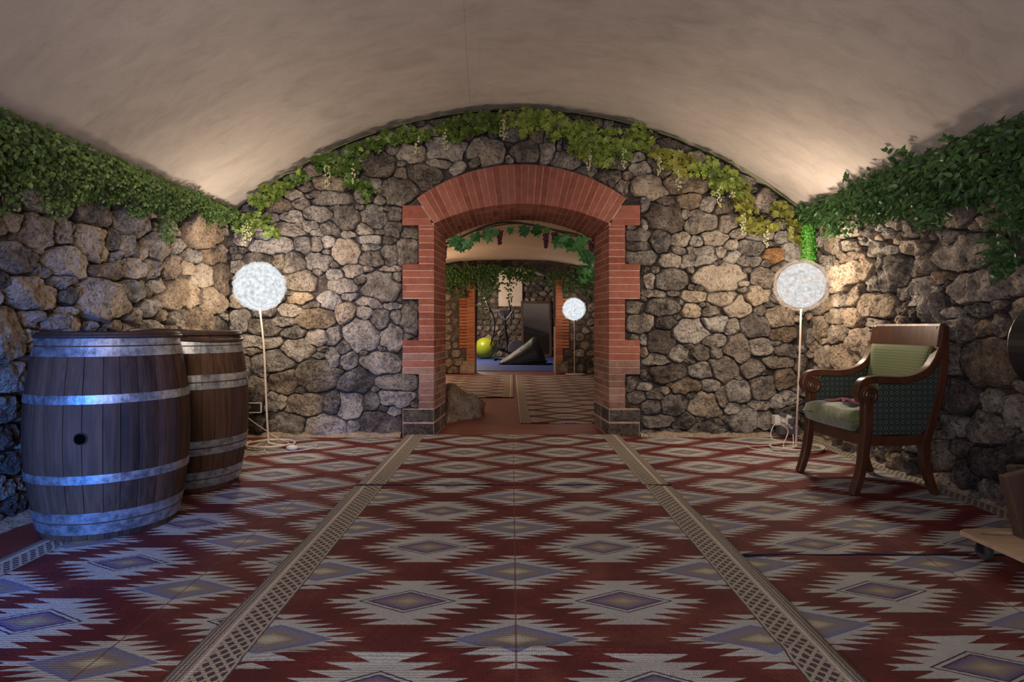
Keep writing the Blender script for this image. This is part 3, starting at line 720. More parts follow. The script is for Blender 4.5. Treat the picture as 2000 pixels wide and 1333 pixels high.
# ------------------------------------------------------------------ second room
def flatvault(hs, ha, hw, xc=0.0):
    R = (hw**2 + (ha-hs)**2)/(2*(ha-hs)); zc = ha - R
    return lambda x: zc + math.sqrt(max(0.0001, R*R - min(abs(x-xc), hw)**2))
v2 = flatvault(1.95, 2.42, 3.0)
vault_shell('ceiling', -3.1, 3.1, YT - 0.15, 13.1, v2, 'plaster2', 'warm plaster ceiling of the second room seen through the archway', ny=40, nx=40, wob=0.05)
struct(box_obj('wall_left', (-3.1, 9.9, 1.3), (0.2, 7.6, 2.6), 'mortar'), 'left stone wall of the second room')
struct(box_obj('wall_right', (3.1, 9.9, 1.3), (0.2, 7.6, 2.6), 'mortar'), 'right stone wall of the second room')
Y2 = 13.0
v3 = flatvault(1.98, 2.30, 0.86, 0.07)
def hole3(x): return v3(x) if abs(x - 0.07) < 0.86 else 0.0
w2 = wall_with_hole('wall_back', Y2, Y2 + 0.65, -3.1, 3.1, v2, hole3, 'mortar', 'stone wall at the end of the second room with an opening framed in orange brick', n=124, rough=0.01)
r2_ = random.Random(31); sd = []
fill(sd, -2.2, -0.80, 0.0, 2.3, 0.24, 0.17, r2_); fill(sd, 0.94, 2.4, 0.0, 2.3, 0.24, 0.17, r2_)
def pl2(a):
    u, v = a[:2]; wide = 0.62 < v < 1.62 if u > 0 else (0.5 < v < 1.62)
    lim = ((-1.13 if wide else -0.97) if u < 0 else (1.22 if wide else 1.09))
    return [(0, -1, 0.0), (0, 1, 2.3), ((1, 0, lim) if u < 0 else (-1, 0, -lim))]
build_stones(w2, sd, pl2, lambda u, v, d: Vector((u, Y2 + 0.02 - d, v)), lambda a, A: 0.05, 0.015, r2_, lambda A: 14)
t2 = mesh_obj('trim_2', *(lambda: ([], []))(), None)
bm = bmesh.new()
for (x0, x1) in ((-0.955, -0.785), (0.925, 1.07)): add_box(bm, ((x0+x1)/2, Y2 + 0.30, 1.0), (x1-x0, 0.62, 1.99))
bmesh.ops.recalc_face_normals(bm, faces=bm.faces); bm.to_mesh(t2.data); bm.free(); t2.data.materials.append(MAT['brick_mortar'])
struct(t2, 'orange brick jambs framing the far gym opening', 'doorway')
for sgn in (-1, 1):
    for k in range(4, 30):
        z0 = k*0.067 + 0.007; z1 = (k+1)*0.067 - 0.007; wide = (8 <= k <= 23); xi = -0.78 if sgn < 0 else 0.92
        xo = (-1.11 if wide else -0.96) if sgn < 0 else (1.205 if wide else 1.075)
        brick8([(xi, z0), (xi, z1), (xo, z1), (xo, z0)], [(xi, z0), (xi, z1), (xo, z1), (xo, z0)], Y2 - 0.03, Y2 + 0.12, 'brick_orange', t2, 0.005)
    for z0, z1 in ((0.0, 0.27),):
        xi = -0.78 if sgn < 0 else 0.92; xo = -1.1 if sgn < 0 else 1.2
        o = brick8([(xi, z0), (xi, z1), (xo, z1), (xo, z0)], [(xi, z0), (xi, z1), (xo, z1), (xo, z0)], Y2 - 0.03, Y2 + 0.12, 'stone_tan', t2, 0.02); o.name = 'foot_block'
# ------------------------------------------------------------------ third room (gym)
v3c = flatvault(2.0, 2.75, 3.0)
vault_shell('ceiling', -3.1, 3.1, Y2 + 0.6, 20.3, v3c, 'plaster', 'plaster ceiling of the far gym room', ny=20, nx=24, wob=0.04)
struct(box_obj('wall_left', (-3.1, 16.9, 1.3), (0.2, 7.2, 2.8), 'mortar'), 'left wall of the far gym room')
struct(box_obj('wall_right', (3.1, 16.9, 1.3), (0.2, 7.2, 2.8), 'mortar'), 'right wall of the far gym room')
w3 = box_obj('wall_back', (0, 20.35, 1.4), (6.4, 0.3, 2.9), 'mortar'); struct(w3, 'stone end wall of the far gym room')
r3 = random.Random(5); sd = []
fill(sd, -1.7, 1.9, 0.0, 2.7, 0.26, 0.18, r3)
build_stones(w3, sd, lambda a: [(0, -1, 0.0), (0, 1, 2.8)], lambda u, v, d: Vector((u, 20.2 - d, v)), lambda a, A: 0.07, 0.02, r3, lambda A: 12)
o = box_obj('trim_3', (-0.05, 20.12, 2.2), (0.78, 0.12, 1.05), 'plaster2', None, 0.01); struct(o, 'smooth pale plaster panel high on the gym end wall', 'panel')
gf = box_obj('gym_floor', (0, 17.0, 0.0), (6.0, 6.5, 0.03), 'gym_mat'); struct(gf, 'bright blue foam floor of the far gym', 'floor'); gf.name = 'floor'
# opening jamb faces of the far passage
for sgn, x in ((-1, -0.80), (1, 0.945)):
    pass

# ------------------------------------------------------------------ rugs
def rug(label, xc, ybase, y0, y1, z, mat, folds=(), group=None, wob=0.008, amp=0.003, hw=0.95, x0=None, x1=None, hem=False):
    th = 0.006; nx = 76; ny = int((y1-y0)/0.03); v = []; f = []
    a0 = -hw if x0 is None else x0; a1 = hw if x1 is None else x1
    for j in range(ny+1):
        y = y0 + (y1-y0)*j/ny
        for i in range(nx+1):
            u = a0 + (a1-a0)*i/nx
            X = u + wob*(math.sin(y*3.1 + xc) * 0.7 + math.sin(y*9.3 + xc*2)*0.35)*abs(u)/hw
            h = amp*(0.5 + 0.5*noise.noise(Vector((xc + u*1.6, y*1.9, 5))))
            for (fy, fh, fw, c0, c1) in folds:
                xx = xc + u; k = min(1, max(0, (xx - c0)/0.15))*min(1, max(0, (c1 - xx)/0.15))
                d = (y - fy - 0.02*math.sin(xx*2.0))/fw; h += fh*math.exp(-d*d)*k
            v.append((X, y - ybase, z + th + h))
    N = len(v); v += [(a, b, c - th) for a, b, c in v]; W = nx+1
    for j in range(ny):
        for i in range(nx):
            a = j*W+i; f.append((a, a+1, a+W+1, a+W)); f.append((N+a, N+a+W, N+a+W+1, N+a+1))
    for j in range(ny):
        a = j*W; f.append((a, a+W, N+a+W, N+a)); a = j*W+nx; f.append((a, N+a, N+a+W, a+W))
    for i in range(nx):
        a = i; f.append((a, N+a, N+a+1, a+1)); a = ny*W+i; f.append((a, a+1, N+a+1, N+a))
    o = mesh_obj('kilim_rug', v, f, mat, None, smooth=False, loc=(xc, ybase, 0)); tag(o, label, 'rug', group)
    for p_ in o.data.polygons: p_.use_smooth = True
    if hem:
        for yy, zz in ((y1, z + th + .004),):
            P_ = [Vector((a0 + (a1-a0)*k/40 + wob*(math.sin(yy*3.1 + xc)*0.7 + math.sin(yy*9.3 + xc*2)*.35)*abs(a0 + (a1-a0)*k/40)/hw, yy - ybase - .006 + .004*math.sin(k*.9), zz + .001*math.sin(k*.5))) for k in range(41)]
            tube('hem', P_, 0.0055, 'hem', o, 6)['label'] = 'dark navy bound end'
    return o
rug('left red kilim rug with cream medallions running under the barrels', -1.22, 2.295, 0.3, 5.44, 0.001, 'rug51')
rug('right red kilim rug reaching back under the armchair and lamp', 1.735, 2.515, 2.585, 5.46, 0.001, 'rug51')
rug('nearest right red kilim rug with two dark creases beside the trolley', 1.735, 2.515, 0.3, 2.61, 0.009, 'rug51', x1=0.89, hem=True, folds=((1.93, 0.012, 0.018, 1.1, 2.0), (2.585, 0.008, 0.02, 1.0, 2.7)), amp=0.002)
rug('middle kilim rug ending at the threshold of the brick archway', 0.012, 3.985, 3.66, 5.52, 0.0175, 'rug49')
rug('nearest middle kilim rug with a raised fold at the bottom of the photo', 0.012, 2.40, 0.3, 3.70, 0.025, 'rug525', folds=((1.80, 0.016, 0.018, -0.80, 0.95), (3.675, 0.006, 0.03, -1, 1)), amp=0.003, hem=True)
MAT['rug_room2'] = rug_mat('kilim_second_room', 0.5)
rug('kilim rug lying on the red floor right inside the archway', 0.98, 6.5, 6.29, 12.6, 0.001, 'rug_room2', wob=0.0, hw=0.90)
rug('kilim rug farther back on the left of the second room', -0.92, 8.8, 8.57, 12.6, 0.009, 'rug_room2', wob=0.0, hw=0.95)

# boulder in the second room
def boulder(name, c, s, mat, label, seed=1):
    bm = bmesh.new(); bmesh.ops.create_icosphere(bm, subdivisions=4, radius=1.0)
    for v in bm.verts:
        q = v.co * 1.0; d = 1 + 0.28*noise.noise(q*1.4 + Vector((seed, 0, 0))) + 0.10*noise.noise(q*4) + 0.04*noise.noise(q*10)
        v.co = Vector((q.x*s[0]*d, q.y*s[1]*d, max(q.z*s[2]*d, -0.02)))
    o = bm_obj(name, bm, mat, None, smooth=True, loc=c); tag(o, label, 'rock'); return o
boulder('boulder', (-0.70, 6.95, 0.0), (0.36, 0.55, 0.30), 'stone_tan', 'low rough rock bulging from the floor just inside the archway on the left')

# ------------------------------------------------------------------ barrels
def barrel(loc, rz, label, bung=True, pairs=False, loose=False):
    H = 0.95; R0 = 0.292; R1 = 0.355
    root = thing('wine_barrel', label, 'barrel', loc, rz, 'old oak wine barrels by the left wall')
    def rad(z): t = (z/H - 0.5)*2; return R1 - (R1-R0)*t*t
    NS = 28; NZ = 14; rr = random.Random(int(loc[1]*100))
    cuts = [0.0]
    for i in range(NS): cuts.append(cuts[-1] + rr.uniform(0.75, 1.3))
    cuts = [c/cuts[-1]*2*PI for c in cuts]
    for i in range(NS):
        a0, a1 = cuts[i] + 0.004, cuts[i+1] - 0.004; v = []; f = []; off = rr.uniform(-0.0015, 0.0015); K = 3
        for j in range(NZ+1):
            z = H*j/NZ
            for k in range(K+1):
                a = a0 + (a1-a0)*k/K; r = rad(z) + off - (0.0025 if k in (0, K) else 0)
                v.append((r*math.cos(a), r*math.sin(a), z))
            for k in range(K+1):
                a = a0 + (a1-a0)*k/K; r = rad(z) - 0.028; v.append((r*math.cos(a), r*math.sin(a), z))
        W = 2*(K+1)
        for j in range(NZ):
            b = j*W
            for k in range(K):
                f.append((b+k, b+k+1, b+W+k+1, b+W+k)); f.append((b+K+1+k, b+W+K+1+k, b+W+K+2+k, b+K+2+k))
            f.append((b, b+W, b+W+K+1, b+K+1)); f.append((b+K, b+2*K+1, b+W+2*K+1, b+W+K))
        for b, s in ((0, 1), (NZ*W, -1)):
            for k in range(K):
                q = (b+k, b+K+1+k, b+K+2+k, b+k+1); f.append(q if s > 0 else q[::-1])
        mesh_obj('stave', v, f, 'stave', root, smooth=False)
    def ring(z0, z1, dr=0.003, name='hoop', mat='hoop', n=64):
        v = []; f = []
        for z in (z0, z1):
            for dd in (dr, -0.002):
                for k in range(n): a = 2*PI*k/n; r = rad(z) + dd; v.append((r*math.cos(a), r*math.sin(a), z))
        for k in range(n):
            k1 = (k+1) % n; f.append((k, k1, 2*n+k1, 2*n+k)); f.append((n+k, 3*n+k, 3*n+k1, n+k1)); f.append((k, n+k, n+k1, k1)); f.append((2*n+k, 2*n+k1, 3*n+k1, 3*n+k))
        o = mesh_obj(name, v, f, mat, root, smooth=False)
        # hoop rivets
        return o
    if pairs: hs = [(.030, .075), (.082, .125), (.225, .262), (.27, .31), (.61, .648), (.655, .695), (.82, .862), (.868, .905)]
    else: hs = [(.030, .080), (.086, .132), (.268, .308), (.628, .668), (.840, .884), (.890, .926)]
    for a, b in hs: ring(a, b)
    # head: planks of the lid set below the rim, each its own plank
    for zz, nm in ((0.915, 'lid_plank'), (0.035, 'bottom_plank')):
        rh = rad(zz) - 0.02; N = 6
        for i in range(N):
            x0 = -rh + 2*rh*i/N + .001; x1 = -rh + 2*rh*(i+1)/N - .001
            pts = []
            for k in range(7): x = x0 + (x1-x0)*k/6; pts.append((x, math.sqrt(max(0, rh*rh - x*x))))
            for k in range(7): x = x1 + (x0-x1)*k/6; pts.append((x, -math.sqrt(max(0, rh*rh - x*x))))
            bm = bmesh.new(); vs = [bm.verts.new((x, y, zz)) for x, y in pts]
            bmesh.ops.remove_doubles(bm, verts=bm.verts, dist=1e-4)
            fc = bm.faces.new([v for v in bm.verts]); r_ = bmesh.ops.extrude_face_region(bm, geom=[fc])
            for g_ in r_['geom']:
                if isinstance(g_, bmesh.types.BMVert): g_.co.z -= 0.018
            bm_obj(nm, bm, 'stave', root)
    # wooden withy hoops round the rim
    for z, dr in ((0.944, 0.004), (0.962 if False else 0.932, 0.010)):
        pts = [Vector(((rad(z)+dr)*math.cos(2*PI*k/64), (rad(z)+dr)*math.sin(2*PI*k/64), z)) for k in range(64)]
        tube('rim_hoop', pts, 0.009, 'barrel_rim', root, 8, True)
    if loose:
        pts = [Vector(((rad(.93)+.016)*math.cos(2*PI*k/64), (rad(.93)+.016)*math.sin(2*PI*k/64), 0.925 - 0.034*math.cos(2*PI*k/64 - 5.6))) for k in range(64)]
        tube('loose_hoop', pts, 0.010, 'barrel_rim', root, 8, True)
    if bung:
        a = bung; z = 0.475; c = Vector(((rad(z)-0.003)*math.cos(a), (rad(z)-0.003)*math.sin(a), z)); n_ = Vector((math.cos(a), math.sin(a), 0))
        bm = bmesh.new(); add_cyl(bm, c - n_*0.01, c + n_*0.006, 0.024, n=24); bm_obj('bung_shade_disc', bm, 'hole_shade', root)['label'] = 'round black disc painted as the shade in the bung hole'  # solid disc on the stave; its black paints the recess shade
        bm = bmesh.new()
        v, f = tube_geo([c + n_*0.004 + (Vector((-math.sin(a), math.cos(a), 0))*math.cos(q) + Vector((0, 0, 1))*math.sin(q))*0.026 for q in [2*PI*k/24 for k in range(24)]], 0.003, 6, closed=True)
        mesh_obj('bung_ring', v, f, 'stave', root, smooth=True)
    return root
bx, by = -2.01, 3.08
ang = math.atan2(-by, -bx) - 0.33   # bung faces left of the camera direction
barrel((bx, by, 0.012), 0, 'front oak barrel with a round black bung hole and blue-lit hoops', bung=ang)
barrel((-2.03, 3.84, 0.012), 0.4, 'rear oak barrel half hidden behind the front one with a loose wooden rim hoop', bung=None, pairs=True, loose=True)

# ------------------------------------------------------------------ globe lamps
def lamp(base, top, R, label, ring_c, ring_r, power, warm, squash=0.99, side=1, far=False):
    bx_, by_ = base; root = thing('floor_lamp', label, 'lamp', (bx_, by_, 0.012), 0, 'globe floor lamps with glowing petal shades')
    T = Vector((top[0]-bx_, top[1]-by_, top[2]-0.012))
    rc = Vector((ring_c[0]-bx_, ring_c[1]-by_, 0.011)); pts = []
    # pole bends into a spiral foot of the same tube
    pole = [T - Vector((0, 0, R*0.9)), T*0.6 + Vector((0.006, 0, 0)), Vector((T.x*0.2, T.y*.2, 0.28)), Vector((0, 0, 0.06)), Vector((-0.02*side, -0.02, 0.02))]
    a0 = math.atan2(-0.05 - rc.y, -0.10*side - rc.x)
    foot = []
    for k in range(40):
        a = a0 + side*k/39*2*PI*1.5; rr = ring_r*(0.80 + 0.2*min(1, k/14)) ; foot.append(rc + Vector((rr*math.cos(a), rr*math.sin(a), 0.004 + 0.010*(k/39 > 0.66) )))
    tube('pole', spline(pole + foot[:1], 8), 0.0085, 'pole', root, 8)
    tube('spiral_foot', foot, 0.0085, 'pole', root, 8)
    # globe
    c = T
    gr = [T]
    bm = bmesh.new(); bmesh.ops.create_icosphere(bm, subdivisions=4, radius=R*(0.86 if warm else 0.93))
    for v in bm.verts:
        q = v.co.normalized(); d = 1 + 0.022*noise.noise(q*7) + 0.012*noise.noise(q*16); v.co = Vector((v.co.x*d, v.co.y*d, v.co.z*d*squash)) + c
    sh = bm_obj('globe_shade', bm, 'shade_in', root, smooth=True)
    V = []; F = []; rr = random.Random(int(top[0]*77)); NP = 90 if far else 260
    for i in range(NP):
        z = 1 - 2*(i+.5)/NP; r_ = math.sqrt(1-z*z); a = i*2.39996
        nrm = Vector((r_*math.cos(a), r_*math.sin(a), z)); tx = nrm.cross(Vector((0, 0, 1))).normalized() if abs(nrm.z) < .98 else Vector((1, 0, 0)); ty = nrm.cross(tx)
        w1 = R*0.15*rr.uniform(.8, 1.2); tw = rr.uniform(-.6, .6); ax = (tx*math.cos(tw) + ty*math.sin(tw)); ay = nrm.cross(ax)
        cc = nrm*R*rr.uniform(.91, .98); b = len(V); K = 8
        P = [cc - nrm*R*0.03]
        for k in range(K): q = 2*PI*k/K; P.append(cc + ax*w1*math.cos(q) + ay*w1*0.85*math.sin(q) + nrm*R*(0.035 + 0.03*math.sin(q*2+i)))
        V += [Vector((p.x, p.y, p.z*squash)) + c for p in P]; F += [(b, b+1+k, b+1+(k+1) % K) for k in range(K)]
    pt = mesh_obj('petals', V, F, 'shade_out_warm' if warm else 'shade_out', root, smooth=True); pt['kind'] = 'stuff'; pt['label'] = 'overlapping paper petals'
    L = light('bulb', 'POINT', (0, 0, 0), power, BULB, 0.0); L.data.shadow_soft_size = 0.07; L.parent = root; L.location = c + Vector((-0.09 if top[0] > 0 else 0.09, -0.08, 0.05))
    # light stand-off for softness: four small emitters spread inside the globe
    return root
LP = 300
lamp((-2.01, 5.07), (-2.09, 5.09, 1.325), 0.205, 'left white globe floor lamp by the wall behind the barrels', (-1.99, 5.05), 0.195, LP, False, side=-1)
lamp((2.28, 4.93), (2.315, 4.92, 1.322), 0.208, 'right globe floor lamp with peach-rimmed petals behind the armchair', (2.28, 4.92), 0.20, LP, True, side=1)
lamp((1.28, 12.6), (1.265, 12.55, 1.36), 0.24, 'small distant globe floor lamp seen through the archway', (1.30, 12.55), 0.20, 34, False, side=1, far=True)

# sockets and cables
s1 = thing('wall_socket', 'black double socket in a white frame on the stone beside the rear barrel', 'socket', (px(494, 797, 5.46).x, 5.46, px(494, 797, 5.46).z))
bm = bmesh.new()
for c, s in (((0, 0, .042), (.155, .02, .008)), ((0, 0, -.042), (.155, .02, .008)), ((.0735, 0, 0), (.008, .02, .09)), ((-.0735, 0, 0), (.008, .02, .09))): add_box(bm, c, s)
bm_obj('frame', bm, 'white', s1, bevel=0.002)
bm = bmesh.new(); add_box(bm, (0, 0.035, 0), (.138, .08, .076)); bm_obj('socket_box', bm, 'black', s1, bevel=0.003)
bm = bmesh.new(); add_cyl(bm, (-.035, -.03, 0), (-.035, 0, 0), .017, .022, 12); bm_obj('plug', bm, 'grey_plastic', s1)
s2 = thing('wall_socket', 'white socket on a dark box low in the right corner behind the armchair', 'socket', (px(1534, 824, 5.44).x, 5.44, px(1534, 824, 5.44).z))
bm = bmesh.new(); add_box(bm, (-.02, 0.03, 0.01), (.15, .07, .085)); bm_obj('socket_box', bm, 'white', s2, bevel=0.004)
bm = bmesh.new(); add_box(bm, (0.03, 0.02, -.075), (.17, .10, .08)); bm_obj('lower_box', bm, 'grey_plastic', s2, bevel=0.006)
bm = bmesh.new(); add_cyl(bm, (-.03, -.045, 0.01), (-.03, 0, 0.01), .016, .022, 12); bm_obj('plug', bm, 'white', s2)
bm = bmesh.new(); add_box(bm, (0.045, -.005, 0.005), (.05, .03, .05)); bm_obj('socket_insert', bm, 'grey_plastic', s2, bevel=0.004)
bm = bmesh.new(); add_box(bm, (-.028, -.01, .065), (.05, .06, .035), (0, .3, 0)); bm_obj('adapter', bm, 'grey_plastic', s2, bevel=0.006)
def cable(pts, label):
    o = tube('power_cable', spline(pts, 8), 0.0035, 'white', None, 6); tag(o, label, 'cable', None); return o
p0 = Vector((s1.location.x - .035, 5.42, s1.location.z)); 
cable([p0, p0 + Vector((0.02, -0.04, -.07)), (-2.13, 5.30, 0.10), (-1.97, 5.20, 0.04), (-1.86, 5.10, 0.03), (-1.80, 4.95, 0.019), (-1.745, 4.90, 0.02)], 'white cable dropping from the left socket to a foot switch')
cable([(-1.745, 4.90, 0.02), (-1.68, 4.98, 0.019), (-1.60, 5.05, 0.019), (-1.62, 4.86, 0.019), (-1.86, 4.74, 0.019), (-1.93, 4.80, 0.019), (-1.99, 4.98, 0.03)], 'white cable curling on the rug from the foot switch to the left lamp')
q0 = s2.location + Vector((-.03, -.05, .01))
cable([q0, q0 + Vector((.05, -.04, -.06)), (2.27, 5.28, 0.16), (2.20, 5.22, 0.05), (2.28, 5.15, 0.02), (2.05, 5.02, 0.019), (1.9, 4.98, 0.019), (2.0, 4.78, 0.019), (2.2, 4.70, 0.019), (2.30, 4.72, 0.019)], 'white cable looping across the rug from the right corner socket')
cable([(2.32, 5.30, 0.15), (2.30, 5.12, 0.12), (2.20, 4.98, 0.03), (2.18, 4.86, 0.02), (2.24, 4.90, 0.03), (2.27, 4.96, 0.12)], 'short white cable loop hanging beside the right lamp pole')
bm = bmesh.new(); bmesh.ops.create_uvsphere(bm, u_segments=20, v_segments=12, radius=1.0, matrix=Matrix.Translation((-1.745, 4.88, 0.030)) @ Matrix.Diagonal((.048, .03, .022, 1)))
tag(bm_obj('foot_switch', bm, 'white', None, smooth=True), 'white oval foot switch on the rug near the left lamp', 'switch')

# ------------------------------------------------------------------ armchair (faces -x)
ch = thing('armchair', 'dark mahogany armchair with scroll arms and green patterned upholstery against the right wall', 'chair', (2.23, 3.87, 0.010), math.radians(4))
def xz(path): return [(a - 2.23, b) for a, b in path]
def ribbon(name, path, th, y0, y1, mat, n=8, bevel=0.006, taper=None):
    P = spline([Vector((a, 0, b)) for a, b in path], n); L = []; R_ = []
    for i, p in enumerate(P):
        t = (P[min(i+1, len(P)-1)] - P[max(i-1, 0)]).normalized(); nn_ = Vector((-t.z, 0, t.x)); k = th/2*(taper(i/(len(P)-1)) if taper else 1)
        L.append(p + nn_*k); R_.append(p - nn_*k)
    v = []; f = []
    for a, b in zip(L, R_): v += [(a.x, y0, a.z), (a.x, y1, a.z), (b.x, y1, b.z), (b.x, y0, b.z)]
    for i in range(len(P)-1):
        for k in range(4): a = i*4+k; b = i*4+(k+1) % 4; f.append((a, b, b+4, a+4))
    f.append((3, 2, 1, 0)); e_ = (len(P)-1)*4; f.append((e_, e_+1, e_+2, e_+3))
    o = mesh_obj(name, v, f, mat, ch, smooth=False); bb = o.modifiers.new('b', 'BEVEL'); bb.width = bevel; bb.segments = 2; bb.limit_method = 'ANGLE'; bb.angle_limit = 0.6
    return o
W2 = 0.29
arm_path = xz([(2.005, .545), (1.985, .60), (2.01, .655), (2.08, .672), (2.234, .668), (2.33, .685), (2.415, .735), (2.472, .83), (2.497, .92), (2.505, .985)])
def poly_prism(name, pts, y0, y1, mat, bevel=0.003, label=None):
    bm = bmesh.new(); hexa(bm, pts, pts, y0, y1); o = bm_obj(name, bm, mat, ch, bevel=bevel)
    if label: o['label'] = label
    return o
for sg in (-1, 1):
    ya, yb = (sg*W2 - 0.028, sg*W2 + 0.028)
    ribbon('arm_rail', arm_path, 0.042, ya, yb, 'mahogany')
    # scroll with turned rosette
    bm = bmesh.new(); c = Vector((2.035-2.23, 0, .585)); add_cyl(bm, c + Vector((0, ya - .004, 0)), c + Vector((0, yb + .004, 0)), 0.056, n=32); sc = bm_obj('scroll', bm, 'mahogany', ch, bevel=0.004)
    for s_ in (-1, 1):
        yy = (ya - .004) if s_ < 0 else (yb + .004)
        v = []; f = []; prof = [(.046, 0), (.044, .008), (.036, .009), (.033, .003), (.026, .004), (.022, .010), (.014, .010), (.011, .004), (.007, .010), (.0, .012)]
        for (r_, h_) in prof:
            for k in range(24): v.append((c.x + r_*math.cos(2*PI*k/24), yy + s_*h_, c.z + r_*math.sin(2*PI*k/24)))
        for i in range(len(prof)-1):
            for k in range(24): a = i*24+k; b = i*24+(k+1) % 24; f.append((a, b, b+24, a+24))
        mesh_obj('rosette', v, f, 'mahogany', sc, smooth=True)
    # front leg and arm post, one sabre curve
    ribbon('front_leg', xz([(2.035, .55), (2.035, .42), (2.025, .30), (2.005, .16), (1.975, .055), (1.955, 0.0)]), 0.052, sg*W2 - .026, sg*W2 + .026, 'mahogany', taper=lambda t: 1.05 - 0.32*t)
    ribbon('back_leg', xz([(2.505, .985), (2.500, .80), (2.475, .60), (2.425, .42), (2.39, .30), (2.395, .18), (2.425, .07), (2.455, 0.0)]), 0.05, sg*W2 - .024, sg*W2 + .024, 'mahogany', taper=lambda t: 1.0 if t < .6 else 1.0 - 0.35*(t-.6)/.4)
    # side rail
    ribbon('side_rail', xz([(2.03, .325), (2.2, .315), (2.40, .325)]), 0.06, sg*W2 - .022, sg*W2 + .022, 'mahogany')
    # upholstered side panel
    pts = xz([(2.055, .35), (2.36, .35), (2.41, .40), (2.445, .50), (2.475, .62), (2.487, .76), (2.455, .775), (2.40, .70), (2.32, .66), (2.234, .648), (2.12, .65), (2.09, .60), (2.055, .55)])
    poly_prism('side_panel', pts, sg*W2 - .016, sg*W2 + .016, 'fab', 0.006, 'rosette patterned fabric side panel')
ribbon('front_rail', [(0, 0), (0, .001)], .001, 0, .001, 'mahogany').name = 'front_rail'
bpy.data.objects.remove(bpy.data.objects['front_rail'])
bm = bmesh.new()
N_ = 10; vs = []
for i in range(N_+1):
    y = -W2 + 2*W2*i/N_; bow = 0.025*(1 - (y/W2)**2); xx = 2.028 - 2.23 - bow
    vs.append([bm.verts.new((xx, y, .285)), bm.verts.new((xx, y, .355)), bm.verts.new((xx + .03, y, .355)), bm.verts.new((xx + .03, y, .285))])
for i in range(N_):
    for k in range(4): bm.faces.new((vs[i][k], vs[i][(k+1) % 4], vs[i+1][(k+1) % 4], vs[i+1][k]))
bm.faces.new(vs[0]); bm.faces.new(vs[-1][::-1]); bm_obj('front_rail', bm, 'mahogany', ch, bevel=0.004)
bm = bmesh.new(); add_box(bm, (2.405-2.23, 0, .325), (.03, 2*W2, .06)); bm_obj('back_rail', bm, 'mahogany', ch, bevel=.004)
# crest rail: curved board, leaning back
bm = bmesh.new(); vs = []
for i in range(13):
    y = -(W2 + .012) + 2*(W2 + .012)*i/12; bow = 0.030*(1 - (y/W2)**2)
    b0 = 2.478 - 2.23 + bow; b1 = 2.500 - 2.23 + bow
    vs.append([bm.verts.new((b0 - .018, y, .862)), bm.verts.new((b1 - .020, y, .985)), bm.verts.new((b1 - .012, y, 1.0)), bm.verts.new((b1 + .020, y, 1.0)), bm.verts.new((b1 + .022, y, .985)), bm.verts.new((b0 + .012, y, .862))])
for i in range(12):
    for k in range(6): bm.faces.new((vs[i][k], vs[i][(k+1) % 6], vs[i+1][(k+1) % 6], vs[i+1][k]))
bm.faces.new(vs[0]); bm.faces.new(vs[-1][::-1]); bm_obj('crest_rail', bm, 'mahogany', ch, bevel=.004)
# back upholstery, bowed
v = []; f = []; NY, NZ = 14, 14
for sd_, off in ((0, 0), (1, .05)):
    for j in range(NZ+1):
        t = j/NZ; z = .38 + .485*t; xb_ = 2.33 + (2.452-2.33)*t**0.8 - 2.23
        for i in range(NY+1):
            y = -W2 + .02 + (2*W2-.04)*i/NY; e_ = (1 - (y/(W2-.02))**2); pf = 0.022*min(1, 3*e_)*math.sin(PI*min(1, max(0, t)))**.5 if sd_ == 0 else 0
            v.append((xb_ + off + .030*e_ - pf, y, z))
W = NY+1; N = (NZ+1)*W
for j in range(NZ):
    for i in range(NY): a = j*W+i; f.append((a, a+W, a+W+1, a+1)); f.append((N+a, N+a+1, N+a+W+1, N+a+W))
for j in range(NZ): a = j*W; f.append((a, N+a, N+a+W, a+W)); a = j*W+NY; f.append((a, a+W, N+a+W, N+a))
for i in range(NY): a = i; f.append((a, a+1, N+a+1, N+a)); a = NZ*W+i; f.append((a, N+a, N+a+1, a+1))
o = mesh_obj('backrest', v, f, 'fab_in', ch, smooth=True); o['label'] = 'yellow-green dotted upholstery'
# nails under the crest rail
bm = bmesh.new()
for i in range(40):
    y = -W2 + .03 + (2*W2-.06)*i/39; bow = 0.030*(1-(y/W2)**2)
    bmesh.ops.create_icosphere(bm, subdivisions=1, radius=.0045, matrix=Matrix.Translation((2.455-2.23+bow, y, .858)))
tag(bm_obj('nail_trim', bm, 'brass', ch), kind='stuff')
# upholstered seat base and loose cushion
def cushion(name, cx, cy, cz, sx, sy, sz, mat, tuft=(), crown=0.02, seed=0):
    n = 26; v = []; f = []
    for side in (1, -1):
        for j in range(n+1):
            for i in range(n+1):
                u = -1 + 2*i/n; w_ = -1 + 2*j/n; ed = (1-abs(u)**14)*(1-abs(w_)**14); h = (sz/2 + crown*(1-u*u)*(1-w_*w_))*(ed**0.35 if ed > 0 else 0)
                X = u*sx/2; Y = w_*sy/2
                if side > 0:
                    for (tx_, ty_, td, tr_) in tuft: d2 = ((X-tx_)**2+(Y-ty_)**2)/tr_**2; h -= td*math.exp(-d2)
                    h += 0.008*noise.noise(Vector((X*9 + seed, Y*9, 1)))
                v.append((cx+X, cy+Y, cz + side*h))
    W = n+1; N = W*W
    for j in range(n):
        for i in range(n): a = j*W+i; f.append((a, a+1, a+W+1, a+W)); f.append((N+a, N+a+W, N+a+W+1, N+a+1))
    o = mesh_obj(name, v, f, mat, ch, smooth=True); return o
o = cushion('seat', 2.20-2.23, 0, .372, .40, .55, .05, 'fab', crown=.01); o['label'] = 'patterned seat base'
